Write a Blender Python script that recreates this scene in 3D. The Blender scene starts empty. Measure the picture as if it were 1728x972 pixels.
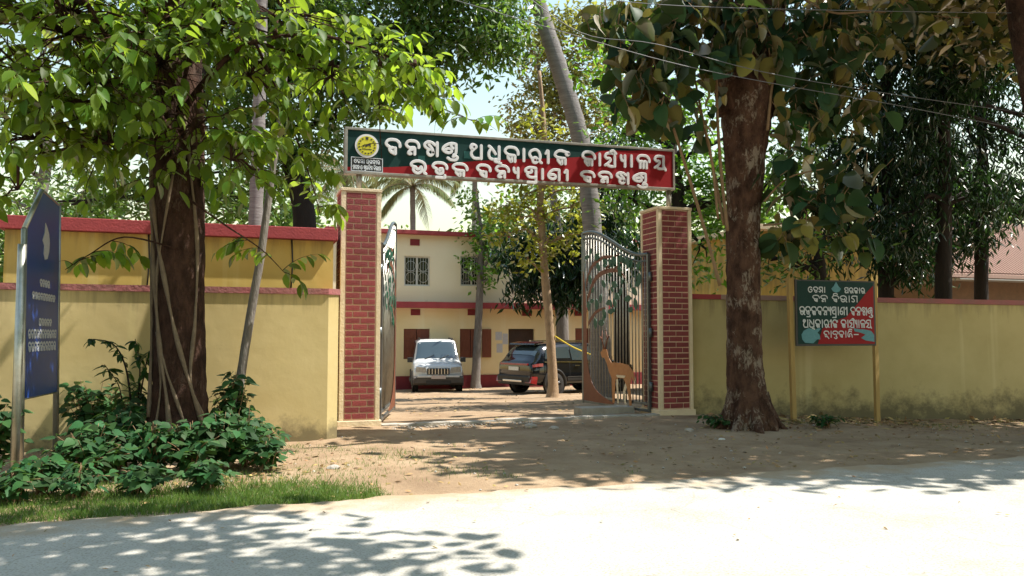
import bpy, bmesh, math, random
import numpy as np
from mathutils import Vector, Matrix

R = math.radians
random.seed(7)
rng = np.random.default_rng(11)
scene = bpy.context.scene
col = scene.collection

# ------------------------------------------------------------------ camera
FPX, HORIZON, CAM_H, YAW = 1344.0, 565.0, 1.55, R(18.9)   # pixels of the 1728 x 972 photograph
PITCH = math.atan((HORIZON - 486) / FPX)
cam_data = bpy.data.cameras.new('camera')
cam_data.sensor_width = 36.0
cam_data.lens = 36.0 * FPX / 1728
cam_data.clip_end = 3000
cam = bpy.data.objects.new('camera', cam_data)
cam.location = (0, 0, CAM_H)
cam.rotation_euler = (R(90) + PITCH, 0, -YAW)
col.objects.link(cam)
scene.camera = cam

# ------------------------------------------------------------------ sky and sun
SUN_EL, SUN_AZ = R(58), R(-14)        # azimuth measured from +X towards +Y
to_sun = Vector((math.cos(SUN_EL) * math.cos(SUN_AZ), math.cos(SUN_EL) * math.sin(SUN_AZ), math.sin(SUN_EL)))
world = bpy.data.worlds.new('World')
scene.world = world
world.use_nodes = True
wn = world.node_tree
wn.nodes.clear()
sky = wn.nodes.new('ShaderNodeTexSky')
sky.sky_type = 'NISHITA'
sky.sun_disc = False
sky.sun_elevation = SUN_EL
sky.sun_rotation = R(90) - SUN_AZ
sky.air_density = 2.3
sky.dust_density = 0.6
bg = wn.nodes.new('ShaderNodeBackground')
bg.inputs['Strength'].default_value = 0.102
wo = wn.nodes.new('ShaderNodeOutputWorld')
wn.links.new(sky.outputs[0], bg.inputs[0])
wn.links.new(bg.outputs[0], wo.inputs[0])
sun_data = bpy.data.lights.new('sun', 'SUN')
sun_data.energy = 5.0
sun_data.angle = R(0.53)
sun_data.color = (1.0, 0.95, 0.86)
sun = bpy.data.objects.new('sun', sun_data)
sun.rotation_euler = to_sun.to_track_quat('Z', 'Y').to_euler()
sun.location = (20, 0, 40)
col.objects.link(sun)
scene.view_settings.view_transform = 'Standard'
scene.view_settings.look = 'None'
scene.view_settings.gamma = 1.0
scene.view_settings.exposure = 1.05
scene.render.engine = 'CYCLES'
scene.cycles.max_bounces = 8
scene.cycles.diffuse_bounces = 4
scene.cycles.transmission_bounces = 4
scene.cycles.sample_clamp_indirect = 6
scene.cycles.use_denoising = True

# ------------------------------------------------------------------ pixel helpers (a direction; the distance comes from what a thing touches)
def ray(px, py):
    x, y = (px - 864) / FPX, -(py - 486) / FPX
    f = math.cos(PITCH) - y * math.sin(PITCH)
    u = math.sin(PITCH) + y * math.cos(PITCH)
    return Vector((x * math.cos(YAW) + f * math.sin(YAW), -x * math.sin(YAW) + f * math.cos(YAW), u))
CAM = Vector((0, 0, CAM_H))
FWD = Vector((math.sin(YAW), math.cos(YAW), 0))
def at_plane(px, py, Y):
    d = ray(px, py)
    return CAM + d * (Y / d.y)
def at_depth(px, py, dep):
    d = ray(px, py)
    return CAM + d * (dep / d.dot(FWD))
def smooth(a, b, x):
    t = min(1, max(0, (x - a) / (b - a)))
    return t * t * (3 - 2 * t)
def ground_z(X, Y):
    z = -0.035 * (min(max(Y, 14), 50) - 14)
    z -= 0.16 * smooth(8.5, 13.5, X) * smooth(7.8, 11, Y) * (1 - smooth(16, 22, Y))
    return z
def at_ground(px, py):
    d = ray(px, py)
    z = 0
    for _ in range(30):
        p = CAM + d * ((z - CAM_H) / d.z)
        z = 0.5 * z + 0.5 * ground_z(p.x, p.y)
    return p
def project(p):
    v = Vector(p) - CAM
    dep = v.dot(FWD)
    rt = Vector((math.cos(YAW), -math.sin(YAW), 0))
    xr, up = v.dot(rt), v.z
    f = dep * math.cos(PITCH) + up * math.sin(PITCH)
    u = -dep * math.sin(PITCH) + up * math.cos(PITCH)
    return 864 + FPX * xr / f, 486 - FPX * u / f, f

# ------------------------------------------------------------------ materials
MATS = {}
def nodes_of(name):
    m = bpy.data.materials.new(name)
    m.use_nodes = True
    nt = m.node_tree
    return m, nt, nt.nodes['Principled BSDF']
def pm(name, c1, c2=None, scale=4.0, rough=0.8, bump=0.0, bscale=40.0, metal=0.0, spec=0.4, island=0.0, detail=6.0, stretch=None, coat=0.0):
    """plain procedural material: two colours mixed by noise, a bump, optional variation from piece to piece"""
    m, nt, b = nodes_of(name)
    L = nt.links
    tc = nt.nodes.new('ShaderNodeTexCoord')
    src = tc.outputs['Object']
    if stretch:
        mp = nt.nodes.new('ShaderNodeMapping')
        mp.inputs['Scale'].default_value = stretch
        L.new(src, mp.inputs[0]); src = mp.outputs[0]
    c2 = c2 or tuple(x * 0.8 for x in c1)
    n = nt.nodes.new('ShaderNodeTexNoise')
    n.inputs['Scale'].default_value = scale
    n.inputs['Detail'].default_value = detail
    n.inputs['Roughness'].default_value = 0.65
    L.new(src, n.inputs['Vector'])
    r = nt.nodes.new('ShaderNodeValToRGB')
    r.color_ramp.elements[0].position = 0.32; r.color_ramp.elements[1].position = 0.68
    r.color_ramp.elements[0].color = (*c1, 1); r.color_ramp.elements[1].color = (*c2, 1)
    L.new(n.outputs[0], r.inputs[0])
    out = r.outputs[0]
    if island:
        g = nt.nodes.new('ShaderNodeNewGeometry')
        oi = nt.nodes.new('ShaderNodeObjectInfo')
        ad = nt.nodes.new('ShaderNodeMath'); ad.operation = 'ADD'
        fr = nt.nodes.new('ShaderNodeMath'); fr.operation = 'FRACT'
        L.new(g.outputs['Random Per Island'], ad.inputs[0]); L.new(oi.outputs['Random'], ad.inputs[1]); L.new(ad.outputs[0], fr.inputs[0])
        mr = nt.nodes.new('ShaderNodeMapRange')
        mr.inputs['To Min'].default_value = 1 - island; mr.inputs['To Max'].default_value = 1 + island
        L.new(fr.outputs[0], mr.inputs[0])
        hs = nt.nodes.new('ShaderNodeHueSaturation')
        L.new(mr.outputs[0], hs.inputs['Value']); L.new(out, hs.inputs['Color'])
        out = hs.outputs[0]
    L.new(out, b.inputs['Base Color'])
    b.inputs['Roughness'].default_value = rough
    b.inputs['Metallic'].default_value = metal
    b.inputs['Specular IOR Level'].default_value = spec
    b.inputs['Coat Weight'].default_value = coat
    if bump:
        n2 = nt.nodes.new('ShaderNodeTexNoise')
        n2.inputs['Scale'].default_value = bscale; n2.inputs['Detail'].default_value = 5
        L.new(src, n2.inputs['Vector'])
        bp = nt.nodes.new('ShaderNodeBump')
        bp.inputs['Strength'].default_value = min(1.0, bump); bp.inputs['Distance'].default_value = 0.02 * max(1.0, bump)
        L.new(n2.outputs[0], bp.inputs['Height']); L.new(bp.outputs[0], b.inputs['Normal'])
    MATS[name] = m
    return m
def leaf_mat(name, top, under=None, trans=None, var=0.3, tw=0.4, rough=0.45):
    """two-sided leaf: diffuse + translucent + a faint gloss, varied from leaf to leaf"""
    m = bpy.data.materials.new(name); m.use_nodes = True
    nt = m.node_tree; nt.nodes.clear(); L = nt.links
    g = nt.nodes.new('ShaderNodeNewGeometry'); oi = nt.nodes.new('ShaderNodeObjectInfo')
    ad = nt.nodes.new('ShaderNodeMath'); ad.operation = 'ADD'
    fr = nt.nodes.new('ShaderNodeMath'); fr.operation = 'FRACT'
    L.new(g.outputs['Random Per Island'], ad.inputs[0]); L.new(oi.outputs['Random'], ad.inputs[1]); L.new(ad.outputs[0], fr.inputs[0])
    mx = nt.nodes.new('ShaderNodeMix'); mx.data_type = 'RGBA'
    mx.inputs[6].default_value = (*top, 1); mx.inputs[7].default_value = (*(under or top), 1)
    L.new(g.outputs['Backfacing'], mx.inputs[0])
    mv = nt.nodes.new('ShaderNodeMapRange'); mv.inputs['To Min'].default_value = 1 - var; mv.inputs['To Max'].default_value = 1 + var
    L.new(fr.outputs[0], mv.inputs[0])
    mh = nt.nodes.new('ShaderNodeMath'); mh.operation = 'MULTIPLY'; mh.inputs[1].default_value = 7.3
    f2 = nt.nodes.new('ShaderNodeMath'); f2.operation = 'FRACT'
    L.new(fr.outputs[0], mh.inputs[0]); L.new(mh.outputs[0], f2.inputs[0])
    hr = nt.nodes.new('ShaderNodeMapRange'); hr.inputs['To Min'].default_value = 0.47; hr.inputs['To Max'].default_value = 0.53
    L.new(f2.outputs[0], hr.inputs[0])
    hs = nt.nodes.new('ShaderNodeHueSaturation')
    L.new(mv.outputs[0], hs.inputs['Value']); L.new(hr.outputs[0], hs.inputs['Hue']); L.new(mx.outputs[2], hs.inputs['Color'])
    d = nt.nodes.new('ShaderNodeBsdfDiffuse'); L.new(hs.outputs[0], d.inputs[0])
    t = nt.nodes.new('ShaderNodeBsdfTranslucent')
    h2 = nt.nodes.new('ShaderNodeHueSaturation'); h2.inputs['Color'].default_value = (*(trans or top), 1)
    L.new(mv.outputs[0], h2.inputs['Value']); L.new(h2.outputs[0], t.inputs[0])
    a = nt.nodes.new('ShaderNodeMixShader'); a.inputs[0].default_value = tw
    L.new(d.outputs[0], a.inputs[1]); L.new(t.outputs[0], a.inputs[2])
    gl = nt.nodes.new('ShaderNodeBsdfGlossy'); gl.inputs['Roughness'].default_value = rough
    fz = nt.nodes.new('ShaderNodeFresnel'); fz.inputs[0].default_value = 1.4
    b = nt.nodes.new('ShaderNodeMixShader')
    gm = nt.nodes.new('ShaderNodeMath'); gm.operation = 'MULTIPLY'; gm.inputs[1].default_value = 0.28; L.new(fz.outputs[0], gm.inputs[0])
    L.new(gm.outputs[0], b.inputs[0]); L.new(a.outputs[0], b.inputs[1]); L.new(gl.outputs[0], b.inputs[2])
    o = nt.nodes.new('ShaderNodeOutputMaterial'); L.new(b.outputs[0], o.inputs[0])
    MATS[name] = m
    return m
def wall_mat(name, c1, c2, mould, base_z, reach=0.55, streak=(0.75, 0.66, 0.30), top_z=2.2):
    """limewash with faint pale vertical streaks, blotches, and mould patches that climb from the base"""
    m, nt, b = nodes_of(name); L = nt.links
    g = nt.nodes.new('ShaderNodeNewGeometry')
    n1 = nt.nodes.new('ShaderNodeTexNoise'); n1.inputs['Scale'].default_value = 1.1; n1.inputs['Detail'].default_value = 7; n1.inputs['Roughness'].default_value = 0.6
    L.new(g.outputs['Position'], n1.inputs['Vector'])
    r1 = nt.nodes.new('ShaderNodeValToRGB'); r1.color_ramp.elements[0].position = 0.3; r1.color_ramp.elements[1].position = 0.7
    r1.color_ramp.elements[0].color = (*c1, 1); r1.color_ramp.elements[1].color = (*c2, 1)
    L.new(n1.outputs[0], r1.inputs[0])
    mp = nt.nodes.new('ShaderNodeMapping'); mp.inputs['Scale'].default_value = (3.2, 3.2, 0.12)
    L.new(g.outputs['Position'], mp.inputs[0])
    n2 = nt.nodes.new('ShaderNodeTexNoise'); n2.inputs['Scale'].default_value = 1.0; n2.inputs['Detail'].default_value = 3
    L.new(mp.outputs[0], n2.inputs['Vector'])
    r2 = nt.nodes.new('ShaderNodeValToRGB'); r2.color_ramp.elements[0].position = 0.6; r2.color_ramp.elements[1].position = 0.75
    r2.color_ramp.elements[0].color = (0, 0, 0, 1); r2.color_ramp.elements[1].color = (0.55, 0.55, 0.55, 1)
    L.new(n2.outputs[0], r2.inputs[0])
    mx = nt.nodes.new('ShaderNodeMix'); mx.data_type = 'RGBA'
    mx.inputs[7].default_value = (*streak, 1)  # paler colour mixed in along noise stretched upright
    L.new(r2.outputs[0], mx.inputs[0]); L.new(r1.outputs[0], mx.inputs[6])
    # mould: patchy, height limited
    sx = nt.nodes.new('ShaderNodeSeparateXYZ'); L.new(g.outputs['Position'], sx.inputs[0])
    mr = nt.nodes.new('ShaderNodeMapRange'); mr.inputs['From Min'].default_value = base_z; mr.inputs['From Max'].default_value = base_z + reach
    mr.inputs['To Min'].default_value = 0.42; mr.inputs['To Max'].default_value = -0.25
    L.new(sx.outputs[2], mr.inputs[0])
    n3 = nt.nodes.new('ShaderNodeTexNoise'); n3.inputs['Scale'].default_value = 2.6; n3.inputs['Detail'].default_value = 8; n3.inputs['Roughness'].default_value = 0.75
    L.new(g.outputs['Position'], n3.inputs['Vector'])
    ad = nt.nodes.new('ShaderNodeMath'); ad.operation = 'ADD'; L.new(mr.outputs[0], ad.inputs[0]); L.new(n3.outputs[0], ad.inputs[1])
    r3 = nt.nodes.new('ShaderNodeValToRGB'); r3.color_ramp.elements[0].position = 0.58; r3.color_ramp.elements[1].position = 0.85
    r3.color_ramp.elements[1].color = (0.8, 0.8, 0.8, 1)
    L.new(ad.outputs[0], r3.inputs[0])
    m2 = nt.nodes.new('ShaderNodeMix'); m2.data_type = 'RGBA'; m2.inputs[7].default_value = (*mould, 1)
    L.new(r3.outputs[0], m2.inputs[0]); L.new(mx.outputs[2], m2.inputs[6])
    # rain stains that run down from the top edge
    mt = nt.nodes.new('ShaderNodeMapping'); mt.inputs['Scale'].default_value = (5.5, 5.5, 0.5); L.new(g.outputs['Position'], mt.inputs[0])
    n6 = nt.nodes.new('ShaderNodeTexNoise'); n6.inputs['Scale'].default_value = 1.0; n6.inputs['Detail'].default_value = 6; n6.inputs['Roughness'].default_value = 0.7; L.new(mt.outputs[0], n6.inputs['Vector'])
    m6 = nt.nodes.new('ShaderNodeMapRange'); m6.inputs['From Min'].default_value = top_z - 0.75; m6.inputs['From Max'].default_value = top_z; m6.inputs['To Min'].default_value = -0.2; m6.inputs['To Max'].default_value = 0.22; L.new(sx.outputs[2], m6.inputs[0])
    a6 = nt.nodes.new('ShaderNodeMath'); a6.operation = 'ADD'; L.new(m6.outputs[0], a6.inputs[0]); L.new(n6.outputs[0], a6.inputs[1])
    r6 = nt.nodes.new('ShaderNodeValToRGB'); r6.color_ramp.elements[0].position = 0.58; r6.color_ramp.elements[1].position = 0.82; r6.color_ramp.elements[1].color = (.55, .55, .55, 1); L.new(a6.outputs[0], r6.inputs[0])
    m7 = nt.nodes.new('ShaderNodeMix'); m7.data_type = 'RGBA'; m7.inputs[7].default_value = (.16, .13, .075, 1)
    L.new(r6.outputs[0], m7.inputs[0]); L.new(m2.outputs[2], m7.inputs[6])
    L.new(m7.outputs[2], b.inputs['Base Color'])
    b.inputs['Roughness'].default_value = 0.9; b.inputs['Specular IOR Level'].default_value = 0.2
    n4 = nt.nodes.new('ShaderNodeTexNoise'); n4.inputs['Scale'].default_value = 5; n4.inputs['Detail'].default_value = 5
    L.new(g.outputs['Position'], n4.inputs['Vector'])
    bp = nt.nodes.new('ShaderNodeBump'); bp.inputs['Strength'].default_value = 0.22; bp.inputs['Distance'].default_value = 0.02
    L.new(n4.outputs[0], bp.inputs['Height']); L.new(bp.outputs[0], b.inputs['Normal'])
    MATS[name] = m
    return m
def bark_mat(name, c1, c2, fleck, amount=0.5, scale=3.0):
    m, nt, b = nodes_of(name); L = nt.links
    g = nt.nodes.new('ShaderNodeNewGeometry')
    mp = nt.nodes.new('ShaderNodeMapping'); mp.inputs['Scale'].default_value = (1, 1, 0.45)
    L.new(g.outputs['Position'], mp.inputs[0])
    n1 = nt.nodes.new('ShaderNodeTexNoise'); n1.inputs['Scale'].default_value = scale * 2; n1.inputs['Detail'].default_value = 9; n1.inputs['Roughness'].default_value = 0.72
    L.new(mp.outputs[0], n1.inputs['Vector'])
    r = nt.nodes.new('ShaderNodeValToRGB'); r.color_ramp.elements[0].position = 0.36; r.color_ramp.elements[1].position = 0.62
    r.color_ramp.elements[0].color = (*c2, 1); r.color_ramp.elements[1].color = (*c1, 1)
    L.new(n1.outputs[0], r.inputs[0])
    n2 = nt.nodes.new('ShaderNodeTexNoise'); n2.inputs['Scale'].default_value = scale * 5; n2.inputs['Detail'].default_value = 6; n2.inputs['Roughness'].default_value = 0.7; n2.inputs['Distortion'].default_value = 1.0
    L.new(mp.outputs[0], n2.inputs['Vector'])
    n3 = nt.nodes.new('ShaderNodeTexNoise'); n3.inputs['Scale'].default_value = scale * .6; n3.inputs['Detail'].default_value = 3
    L.new(g.outputs['Position'], n3.inputs['Vector'])
    ml = nt.nodes.new('ShaderNodeMath'); ml.operation = 'MULTIPLY'; L.new(n2.outputs[0], ml.inputs[0]); L.new(n3.outputs[0], ml.inputs[1])
    r2 = nt.nodes.new('ShaderNodeValToRGB'); r2.color_ramp.elements[0].position = 0.29; r2.color_ramp.elements[1].position = 0.36
    r2.color_ramp.elements[1].color = (amount, amount, amount, 1)
    L.new(ml.outputs[0], r2.inputs[0])
    mx = nt.nodes.new('ShaderNodeMix'); mx.data_type = 'RGBA'; mx.inputs[7].default_value = (*fleck, 1)
    L.new(r2.outputs[0], mx.inputs[0]); L.new(r.outputs[0], mx.inputs[6]); L.new(mx.outputs[2], b.inputs['Base Color'])
    b.inputs['Roughness'].default_value = 0.95; b.inputs['Specular IOR Level'].default_value = 0.15
    ad = nt.nodes.new('ShaderNodeMath'); ad.operation = 'ADD'; L.new(n1.outputs[0], ad.inputs[0]); L.new(n2.outputs[0], ad.inputs[1])
    bp = nt.nodes.new('ShaderNodeBump'); bp.inputs['Strength'].default_value = 1.0; bp.inputs['Distance'].default_value = 0.06
    L.new(ad.outputs[0], bp.inputs['Height']); L.new(bp.outputs[0], b.inputs['Normal'])
    MATS[name] = m
def glass_mat(name, c, rough=0.05):
    m, nt, b = nodes_of(name)
    b.inputs['Base Color'].default_value = (*c, 1); b.inputs['Roughness'].default_value = rough
    b.inputs['Specular IOR Level'].default_value = 0.9; b.inputs['Coat Weight'].default_value = 0.6
    n = nt.nodes.new('ShaderNodeTexNoise'); n.inputs['Scale'].default_value = 1.5
    mr = nt.nodes.new('ShaderNodeMapRange'); mr.inputs['To Min'].default_value = rough; mr.inputs['To Max'].default_value = rough + 0.08
    nt.links.new(n.outputs[0], mr.inputs[0]); nt.links.new(mr.outputs[0], b.inputs['Roughness'])
    MATS[name] = m
    return m

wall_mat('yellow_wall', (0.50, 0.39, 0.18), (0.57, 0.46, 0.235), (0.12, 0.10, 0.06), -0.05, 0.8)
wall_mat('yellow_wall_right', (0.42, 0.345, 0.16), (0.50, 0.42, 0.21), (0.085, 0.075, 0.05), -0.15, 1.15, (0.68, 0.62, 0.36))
wall_mat('office_wall', (0.74, 0.60, 0.33), (0.78, 0.65, 0.40), (0.40, 0.30, 0.18), -0.7, 0.5, (0.80, 0.72, 0.5), 20)
wall_mat('office_wall_upper', (0.78, 0.70, 0.50), (0.80, 0.72, 0.52), (0.5, 0.45, 0.34), 2.6, 0.6, (0.80, 0.74, 0.55), 20)
wall_mat('shed_wall', (0.50, 0.34, 0.09), (0.55, 0.40, 0.13), (0.2, 0.17, 0.1), 0, 0.4, (0.72, 0.6, 0.3), 3.1)
pm('red_paint', (0.34, 0.052, 0.056), (0.26, 0.04, 0.045), 3, 0.75, 0.3, 30)
pm('coping_pink', (0.36, 0.11, 0.115), (0.24, 0.12, 0.105), 2.2, 0.85, 0.5, 25)
pm('coping_grey', (0.30, 0.22, 0.17), (0.40, 0.20, 0.18), 2.0, 0.9, 0.5, 25)
pm('brick_paint', (0.245, 0.046, 0.047), (0.18, 0.033, 0.035), 7, 0.75, 0.5, 50, island=0.22)
pm('mortar', (0.66, 0.48, 0.36), (0.55, 0.38, 0.28), 9, 0.9, 0.4, 60)
pm('cream_paint', (0.72, 0.60, 0.42), (0.62, 0.50, 0.34), 4, 0.85, 0.4, 35)
pm('concrete', (0.42, 0.39, 0.34), (0.30, 0.27, 0.23), 5, 0.95, 0.7, 30)
pm('maroon', (0.22, 0.03, 0.035), (0.17, 0.025, 0.03), 4, 0.8, 0.2, 30)
pm('wood_shutter', (0.20, 0.06, 0.03), (0.14, 0.04, 0.02), 3, 0.6, 0.3, 30, stretch=(8, 8, 1))
pm('wood_dark', (0.05, 0.025, 0.018), (0.03, 0.018, 0.014), 3, 0.6, 0.3, 30)
pm('white_frame', (0.6, 0.6, 0.55), (0.5, 0.5, 0.46), 6, 0.6)
pm('sign_green', (0.010, 0.036, 0.032), (0.014, 0.048, 0.042), 1.5, 0.6, spec=0.12)
pm('sign_teal', (0.015, 0.12, 0.11), (0.02, 0.10, 0.09), 4, 0.4)
pm('sign_red', (0.30, 0.016, 0.02), (0.25, 0.014, 0.018), 1.5, 0.6, spec=0.12)
pm('sign_frame', (0.34, 0.32, 0.28), (0.22, 0.20, 0.17), 6, 0.5, metal=0.5)
pm('letter_white', (0.72, 0.71, 0.71), (0.64, 0.63, 0.63), 8, 0.5)
pm('letter_dim', (0.62, 0.66, 0.70), (0.52, 0.55, 0.58), 30, 0.6)
pm('emblem_yellow', (0.62, 0.56, 0.03), (0.55, 0.5, 0.03), 12, 0.5)
pm('black_paint', (0.02, 0.02, 0.02), (0.03, 0.03, 0.03), 6, 0.5)
pm('board_blue', (0.008, 0.040, 0.20), (0.012, 0.052, 0.24), 1.2, 0.4, spec=0.25)
pm('board_print', (0.45, 0.48, 0.55), (0.36, 0.38, 0.45), 40, 0.5)
pm('steel', (0.45, 0.46, 0.42), (0.30, 0.29, 0.25), 5, 0.38, metal=0.85)
pm('post_yellow', (0.42, 0.29, 0.10), (0.34, 0.22, 0.08), 5, 0.85, 0.3, 40, stretch=(6, 6, 1))
pm('print_teal', (0.07, 0.22, 0.26), (0.10, 0.28, 0.33), 22, 0.6)
pm('gate_steel', (0.10, 0.12, 0.13), (0.16, 0.17, 0.17), 6, 0.35, metal=0.6)
pm('gate_bar', (0.36, 0.35, 0.31), (0.24, 0.22, 0.19), 6, 0.4, metal=0.7)
pm('gate_brown', (0.17, 0.055, 0.026), (0.13, 0.042, 0.02), 5, 0.55)
pm('gate_green', (0.006, 0.06, 0.036), (0.008, 0.08, 0.04), 9, 0.5)
pm('deer_tan', (0.42, 0.19, 0.07), (0.34, 0.14, 0.05), 9, 0.6)
pm('deer_pale', (0.66, 0.56, 0.40), (0.6, 0.5, 0.35), 9, 0.6)
bark_mat('bark_brown', (0.085, 0.045, 0.032), (0.028, 0.015, 0.011), (0.18, 0.13, 0.10), 0.35, 3.0)
bark_mat('bark_teak', (0.135, 0.072, 0.048), (0.038, 0.019, 0.013), (0.34, 0.28, 0.22), 0.75, 3.4)
pm('bark_dark', (0.028, 0.02, 0.016), (0.018, 0.014, 0.012), 5, 0.95, 1.0, 14, stretch=(3, 3, 0.6))
pm('bark_grey', (0.20, 0.18, 0.16), (0.11, 0.095, 0.085), 6, 0.9, 0.8, 16, stretch=(3, 3, 0.7))
pm('bark_palm', (0.24, 0.22, 0.21), (0.13, 0.115, 0.11), 4, 0.9, 0.8, 20, stretch=(0.6, 0.6, 6))
pm('bark_pale', (0.36, 0.25, 0.15), (0.24, 0.16, 0.10), 6, 0.9, 0.8, 16, stretch=(2, 2, 1))
pm('vine', (0.20, 0.15, 0.10), (0.13, 0.095, 0.065), 8, 0.9, 0.6, 30)
pm('shoot', (0.26, 0.17, 0.09), (0.18, 0.11, 0.06), 8, 0.85, 0.3, 40)
leaf_mat('leaf_left', (0.062, 0.125, 0.018), (0.085, 0.145, 0.03), (0.38, 0.55, 0.035), 0.5, 0.48, 0.45)
leaf_mat('leaf_teak', (0.026, 0.058, 0.024), (0.19, 0.165, 0.05), (0.20, 0.20, 0.03), 0.45, 0.2, 0.5)
leaf_mat('leaf_teak_green', (0.022, 0.058, 0.022), (0.05, 0.085, 0.03), (0.10, 0.17, 0.02), 0.45, 0.2, 0.5)
leaf_mat('leaf_mango', (0.045, 0.10, 0.020), (0.06, 0.115, 0.028), (0.22, 0.38, 0.04), 0.4, 0.4, 0.45)
leaf_mat('leaf_light', (0.07, 0.14, 0.035), (0.09, 0.16, 0.05), (0.26, 0.42, 0.07), 0.35, 0.45)
leaf_mat('leaf_bright', (0.07, 0.17, 0.02), (0.09, 0.19, 0.03), (0.24, 0.48, 0.03), 0.35, 0.45)
leaf_mat('leaf_yellow', (0.14, 0.16, 0.02), (0.16, 0.17, 0.03), (0.46, 0.48, 0.04), 0.4, 0.45)
leaf_mat('leaf_dry', (0.12, 0.135, 0.03), (0.15, 0.145, 0.045), (0.38, 0.40, 0.06), 0.45, 0.45)
leaf_mat('leaf_ashoka', (0.016, 0.040, 0.016), (0.022, 0.045, 0.018), (0.05, 0.12, 0.025), 0.4, 0.24, 0.4)
leaf_mat('leaf_palm', (0.10, 0.13, 0.05), (0.16, 0.15, 0.08), (0.28, 0.28, 0.10), 0.35, 0.35)
leaf_mat('leaf_shrub', (0.028, 0.080, 0.024), (0.05, 0.10, 0.035), (0.12, 0.24, 0.035), 0.5, 0.28, 0.5)
leaf_mat('leaf_plant', (0.022, 0.06, 0.018), (0.04, 0.08, 0.03), (0.10, 0.22, 0.03), 0.3, 0.3)
leaf_mat('grass_blade', (0.085, 0.15, 0.028), (0.10, 0.17, 0.04), (0.20, 0.34, 0.05), 0.35, 0.4)
leaf_mat('litter', (0.30, 0.20, 0.09), (0.36, 0.26, 0.13), (0.3, 0.2, 0.08), 0.5, 0.12)
pm('car_white', (0.55, 0.56, 0.57), (0.50, 0.51, 0.52), 2, 0.25, coat=0.6)
pm('car_black', (0.004, 0.005, 0.007), (0.006, 0.007, 0.009), 2, 0.08, coat=0.5)
pm('cladding', (0.014, 0.014, 0.014), (0.028, 0.025, 0.022), 4, 0.6)
pm('dusty_plastic', (0.10, 0.085, 0.07), (0.06, 0.05, 0.045), 4, 0.7)
pm('tyre', (0.018, 0.018, 0.018), (0.035, 0.03, 0.027), 6, 0.85)
pm('alloy', (0.35, 0.35, 0.36), (0.28, 0.28, 0.29), 6, 0.3, metal=0.9)
pm('chrome', (0.6, 0.6, 0.6), (0.5, 0.5, 0.5), 6, 0.15, metal=1.0)
pm('lamp_clear', (0.26, 0.27, 0.27), (0.42, 0.42, 0.4), 14, 0.1, metal=0.4, coat=0.8)
pm('lamp_red', (0.25, 0.01, 0.012), (0.18, 0.008, 0.01), 10, 0.15, coat=0.8)
pm('plate', (0.6, 0.6, 0.57), (0.5, 0.5, 0.46), 25, 0.5)
pm('plate_pink', (0.55, 0.36, 0.33), (0.5, 0.5, 0.46), 25, 0.5)
glass_mat('car_glass', (0.03, 0.045, 0.05))
glass_mat('window_glass', (0.02, 0.03, 0.028), 0.1)
pm('paper', (0.5, 0.5, 0.52), (0.42, 0.43, 0.46), 14, 0.8)
pm('tile_roof', (0.42, 0.26, 0.20), (0.28, 0.18, 0.14), 7, 0.9, 0.8, 12, stretch=(2, 6, 6))
pm('tin', (0.35, 0.36, 0.36), (0.26, 0.26, 0.26), 5, 0.5, metal=0.4)
pm('brown_wall', (0.15, 0.09, 0.055), (0.11, 0.07, 0.045), 4, 0.9, 0.3)
pm('wire_grey', (0.16, 0.16, 0.17), (0.12, 0.12, 0.12), 5, 0.6, metal=0.3)
pm('rope_yellow', (0.6, 0.45, 0.04), (0.5, 0.38, 0.03), 9, 0.8)
pm('stone', (0.42, 0.38, 0.33), (0.28, 0.25, 0.22), 5, 0.9, 0.8, 20)
pm('litter_white', (0.65, 0.65, 0.62), (0.5, 0.5, 0.48), 5, 0.6)

# ------------------------------------------------------------------ object helpers
ORIGIN = {}
def thing(name, label, cat, loc=(0, 0, 0), group=None, rotz=0.0):
    o = bpy.data.objects.new(name, None)
    o.empty_display_size = 0.2
    o.location = loc; o.rotation_euler = (0, 0, rotz)
    o['label'] = label; o['category'] = cat
    if group: o['group'] = group
    col.objects.link(o)
    ORIGIN[o.name] = Vector(loc)
    return o
def tag(o, label, cat, group=None):
    o['label'] = label; o['category'] = cat
    if group: o['group'] = group
    return o
def link(name, me, parent=None, m=None, local=False):
    """mesh in world coordinates (or, with local=True, in its parent's) -> one object under its parent"""
    if m is not None and not me.materials: me.materials.append(MATS[m] if isinstance(m, str) else m)
    o = bpy.data.objects.new(name, me)
    col.objects.link(o)
    if parent is not None:
        o.parent = parent
        org = ORIGIN.get(parent.name, Vector((0, 0, 0)))
        ORIGIN[o.name] = org
        if not local and org.length > 0:
            me.transform(Matrix.Translation(-org))
    return o
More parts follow.
